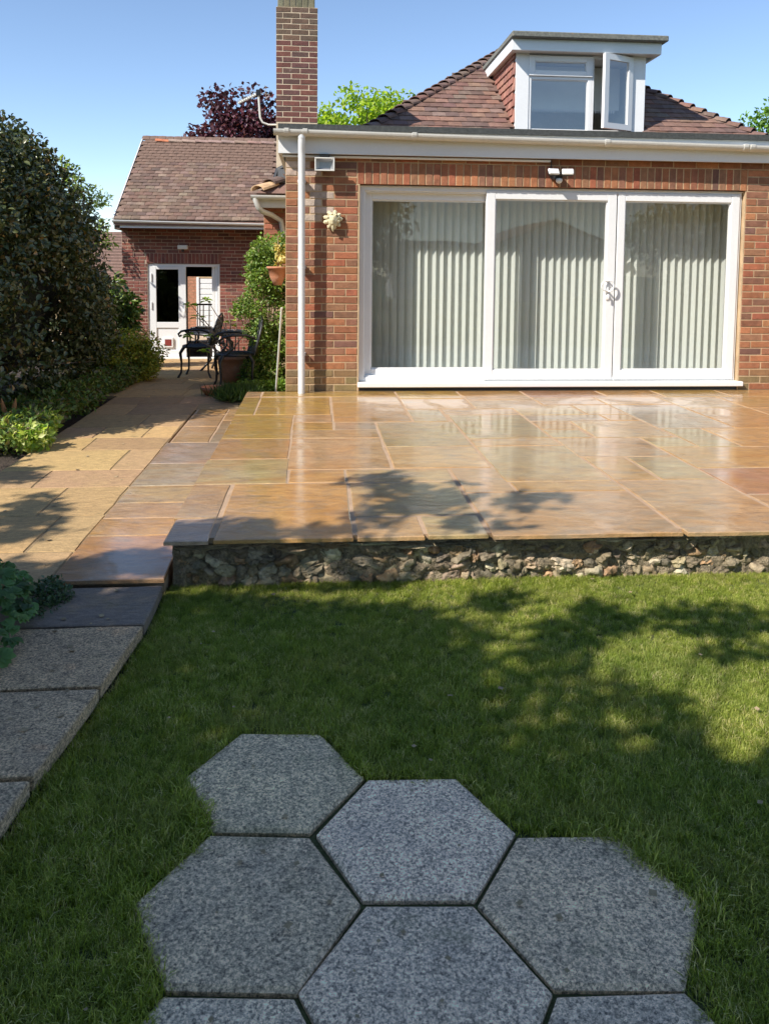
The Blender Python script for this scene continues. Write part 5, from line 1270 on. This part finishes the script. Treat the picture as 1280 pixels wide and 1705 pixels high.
# ================================================================== GRASS
tcol = bpy.data.collections.new('grass_tufts')
rg = random.Random(5)
for k in range(6):
    mb = MB(); nb = 24
    for i in range(nb):
        bx, by = rg.gauss(0, .013), rg.gauss(0, .013); a = rg.uniform(0, 2*pi); ln = rg.uniform(.016, .042); le = rg.uniform(.3, 1.15); wd = rg.uniform(.0008, .0015)
        d = Vector((cos(a), sin(a), 0)); s = Vector((-sin(a), cos(a), 0)); b = Vector((bx, by, -.004))
        m1 = b+Vector((0, 0, ln*.55))+d*ln*.22*le; tp_ = b+Vector((0, 0, ln*(1-.3*le)))+d*ln*.75*le
        mb.add([b-s*wd, b+s*wd, m1+s*wd*.8, m1-s*wd*.8, tp_], [(0, 1, 2, 3), (3, 2, 4)])
    me = bpy.data.meshes.new('grass_tuft'); me.from_pydata(mb.v, [], mb.f); me.materials.append(M_grass)
    o = bpy.data.objects.new('grass_tuft', me); tcol.objects.link(o)
def inhex(x, y):
    best = 9; sec = 9
    for c in hexc:
        dx, dy = x-c.x, y-c.y; u = dx*cos(-a0)-dy*sin(-a0); v = dx*sin(-a0)+dy*cos(-a0)
        dd = max(abs(v), abs(u)*.8660+abs(v)*.5)/(S6*.8660); 
        if dd < best: best, sec = dd, best
        elif dd < sec: sec = dd
    return -1 if (sec < 1.22 and .84 < best < 1.03) else best
gp_, gr_, gs_ = [], [], []
def addg(x, y, sc):
    gp_.append((x, y, -.004)); gr_.append((rg.uniform(-.35, .35), rg.uniform(-.35, .35), rg.uniform(0, 6.283))); gs_.append(sc)
N_ = 84000
for _ in range(N_):
    x = rg.uniform(-.84, 3.6); y = rg.uniform(.75, 3.775)
    if y < 2.3 and rg.random() > .9: continue
    # path edge
    e = -.70 if y > 3.2 else -.70-.115*(3.2-y)
    if x < e+.012: continue
    if x > y*.62+.75: 
        if rg.random() < .6: continue
    hd_ = inhex(x, y); over = .945+.11*noise.noise(Vector((x*5, y*5, 0)))+.10*noise.noise(Vector((x*17, y*17, 0)))
    if hd_ < over: continue
    sc = rg.uniform(.75, 1.15)*max(.66, 1.12-.20*max(0, y-1.2))*(1+.35*noise.noise(Vector((x*3, y*3, 2))))
    if 1.0 < hd_ < 1.12 or x < e+.06: sc *= 1.25
    if y > 3.70: sc *= 1.15
    th_ = noise.noise(Vector((x*2.1+9, y*2.1, 7)))
    if th_ > .33 and rg.random() < .28: continue
    addg(x, y, sc)
for _ in range(9000):
    x = rg.uniform(3.6, 8.5); y = rg.uniform(-2, 3.77); addg(x, y, rg.uniform(1.2, 1.8))
for _ in range(7000):
    x = rg.uniform(-.9, 4); y = rg.uniform(-3, .75)
    if x > -.65-.115*(3.2-y): addg(x, y, rg.uniform(1.2, 1.7))
pm_ = bpy.data.meshes.new('grass'); pm_.from_pydata(gp_, [], [])
a_ = pm_.attributes.new('rot', 'FLOAT_VECTOR', 'POINT'); a_.data.foreach_set('vector', np.array(gr_, dtype=np.float32).ravel())
a_ = pm_.attributes.new('scl', 'FLOAT', 'POINT'); a_.data.foreach_set('value', np.array(gs_, dtype=np.float32))
grass = link('grass', pm_); tag(grass, 'mown green grass blades covering the lawn', 'grass', kind='stuff')
ng = bpy.data.node_groups.new('scatter_tufts', 'GeometryNodeTree')
ng.interface.new_socket('Geometry', in_out='INPUT', socket_type='NodeSocketGeometry'); ng.interface.new_socket('Geometry', in_out='OUTPUT', socket_type='NodeSocketGeometry')
gi = ng.nodes.new('NodeGroupInput'); go = ng.nodes.new('NodeGroupOutput'); ip = ng.nodes.new('GeometryNodeInstanceOnPoints'); ci = ng.nodes.new('GeometryNodeCollectionInfo')
ci.inputs[0].default_value = tcol; ci.inputs['Separate Children'].default_value = True; ci.inputs['Reset Children'].default_value = True
ip.inputs['Pick Instance'].default_value = True
ar_ = ng.nodes.new('GeometryNodeInputNamedAttribute'); ar_.data_type = 'FLOAT_VECTOR'; ar_.inputs[0].default_value = 'rot'
as_ = ng.nodes.new('GeometryNodeInputNamedAttribute'); as_.data_type = 'FLOAT'; as_.inputs[0].default_value = 'scl'
e2r = ng.nodes.new('FunctionNodeEulerToRotation'); ng.links.new(ar_.outputs[0], e2r.inputs[0])
ng.links.new(gi.outputs[0], ip.inputs['Points']); ng.links.new(ci.outputs[0], ip.inputs['Instance']); ng.links.new(e2r.outputs[0], ip.inputs['Rotation']); ng.links.new(as_.outputs[0], ip.inputs['Scale'])
ng.links.new(ip.outputs[0], go.inputs[0])
md = grass.modifiers.new('scatter', 'NODES'); md.node_group = ng

# ------------------------------------------------------------------ small litter
lt = MB(); lr = random.Random(77)
def scrap(x, y, z, s):
    a = lr.uniform(0, 6.28); d = Vector((cos(a), sin(a), lr.uniform(-.1, .25)))*s; e = Vector((-sin(a), cos(a), lr.uniform(-.1, .25)))*s*.45
    p = Vector((x, y, z)); lt.add([p, p+d*.5+e, p+d, p+d*.5-e], [(0, 1, 2), (0, 2, 3)])
for _ in range(70):
    y = lr.uniform(3.7, 11); scrap(lr.uniform(-2.15, -1.25), y, zpath(y)+.003, lr.uniform(.012, .035))
for _ in range(26): scrap(lr.uniform(-1.3, -.8), lr.uniform(1.9, 3.6), .065, lr.uniform(.008, .03))
for _ in range(40): scrap(lr.uniform(-.6, 2.6), lr.uniform(1.3, 3.7), .026, lr.uniform(.010, .028))
for _ in range(22):
    c = lr.choice(hexc); scrap(c.x+lr.uniform(-.2, .2), c.y+lr.uniform(-.2, .2), .0165, lr.uniform(.006, .02))
lo = lt.build('leaf_litter', surf('dry_leaf', (.34, .25, .14), .9, .4, 3, 60, .3, .002)); tag(lo, 'scattered dry leaf scraps on lawn and paths', 'leaf litter', kind='stuff')
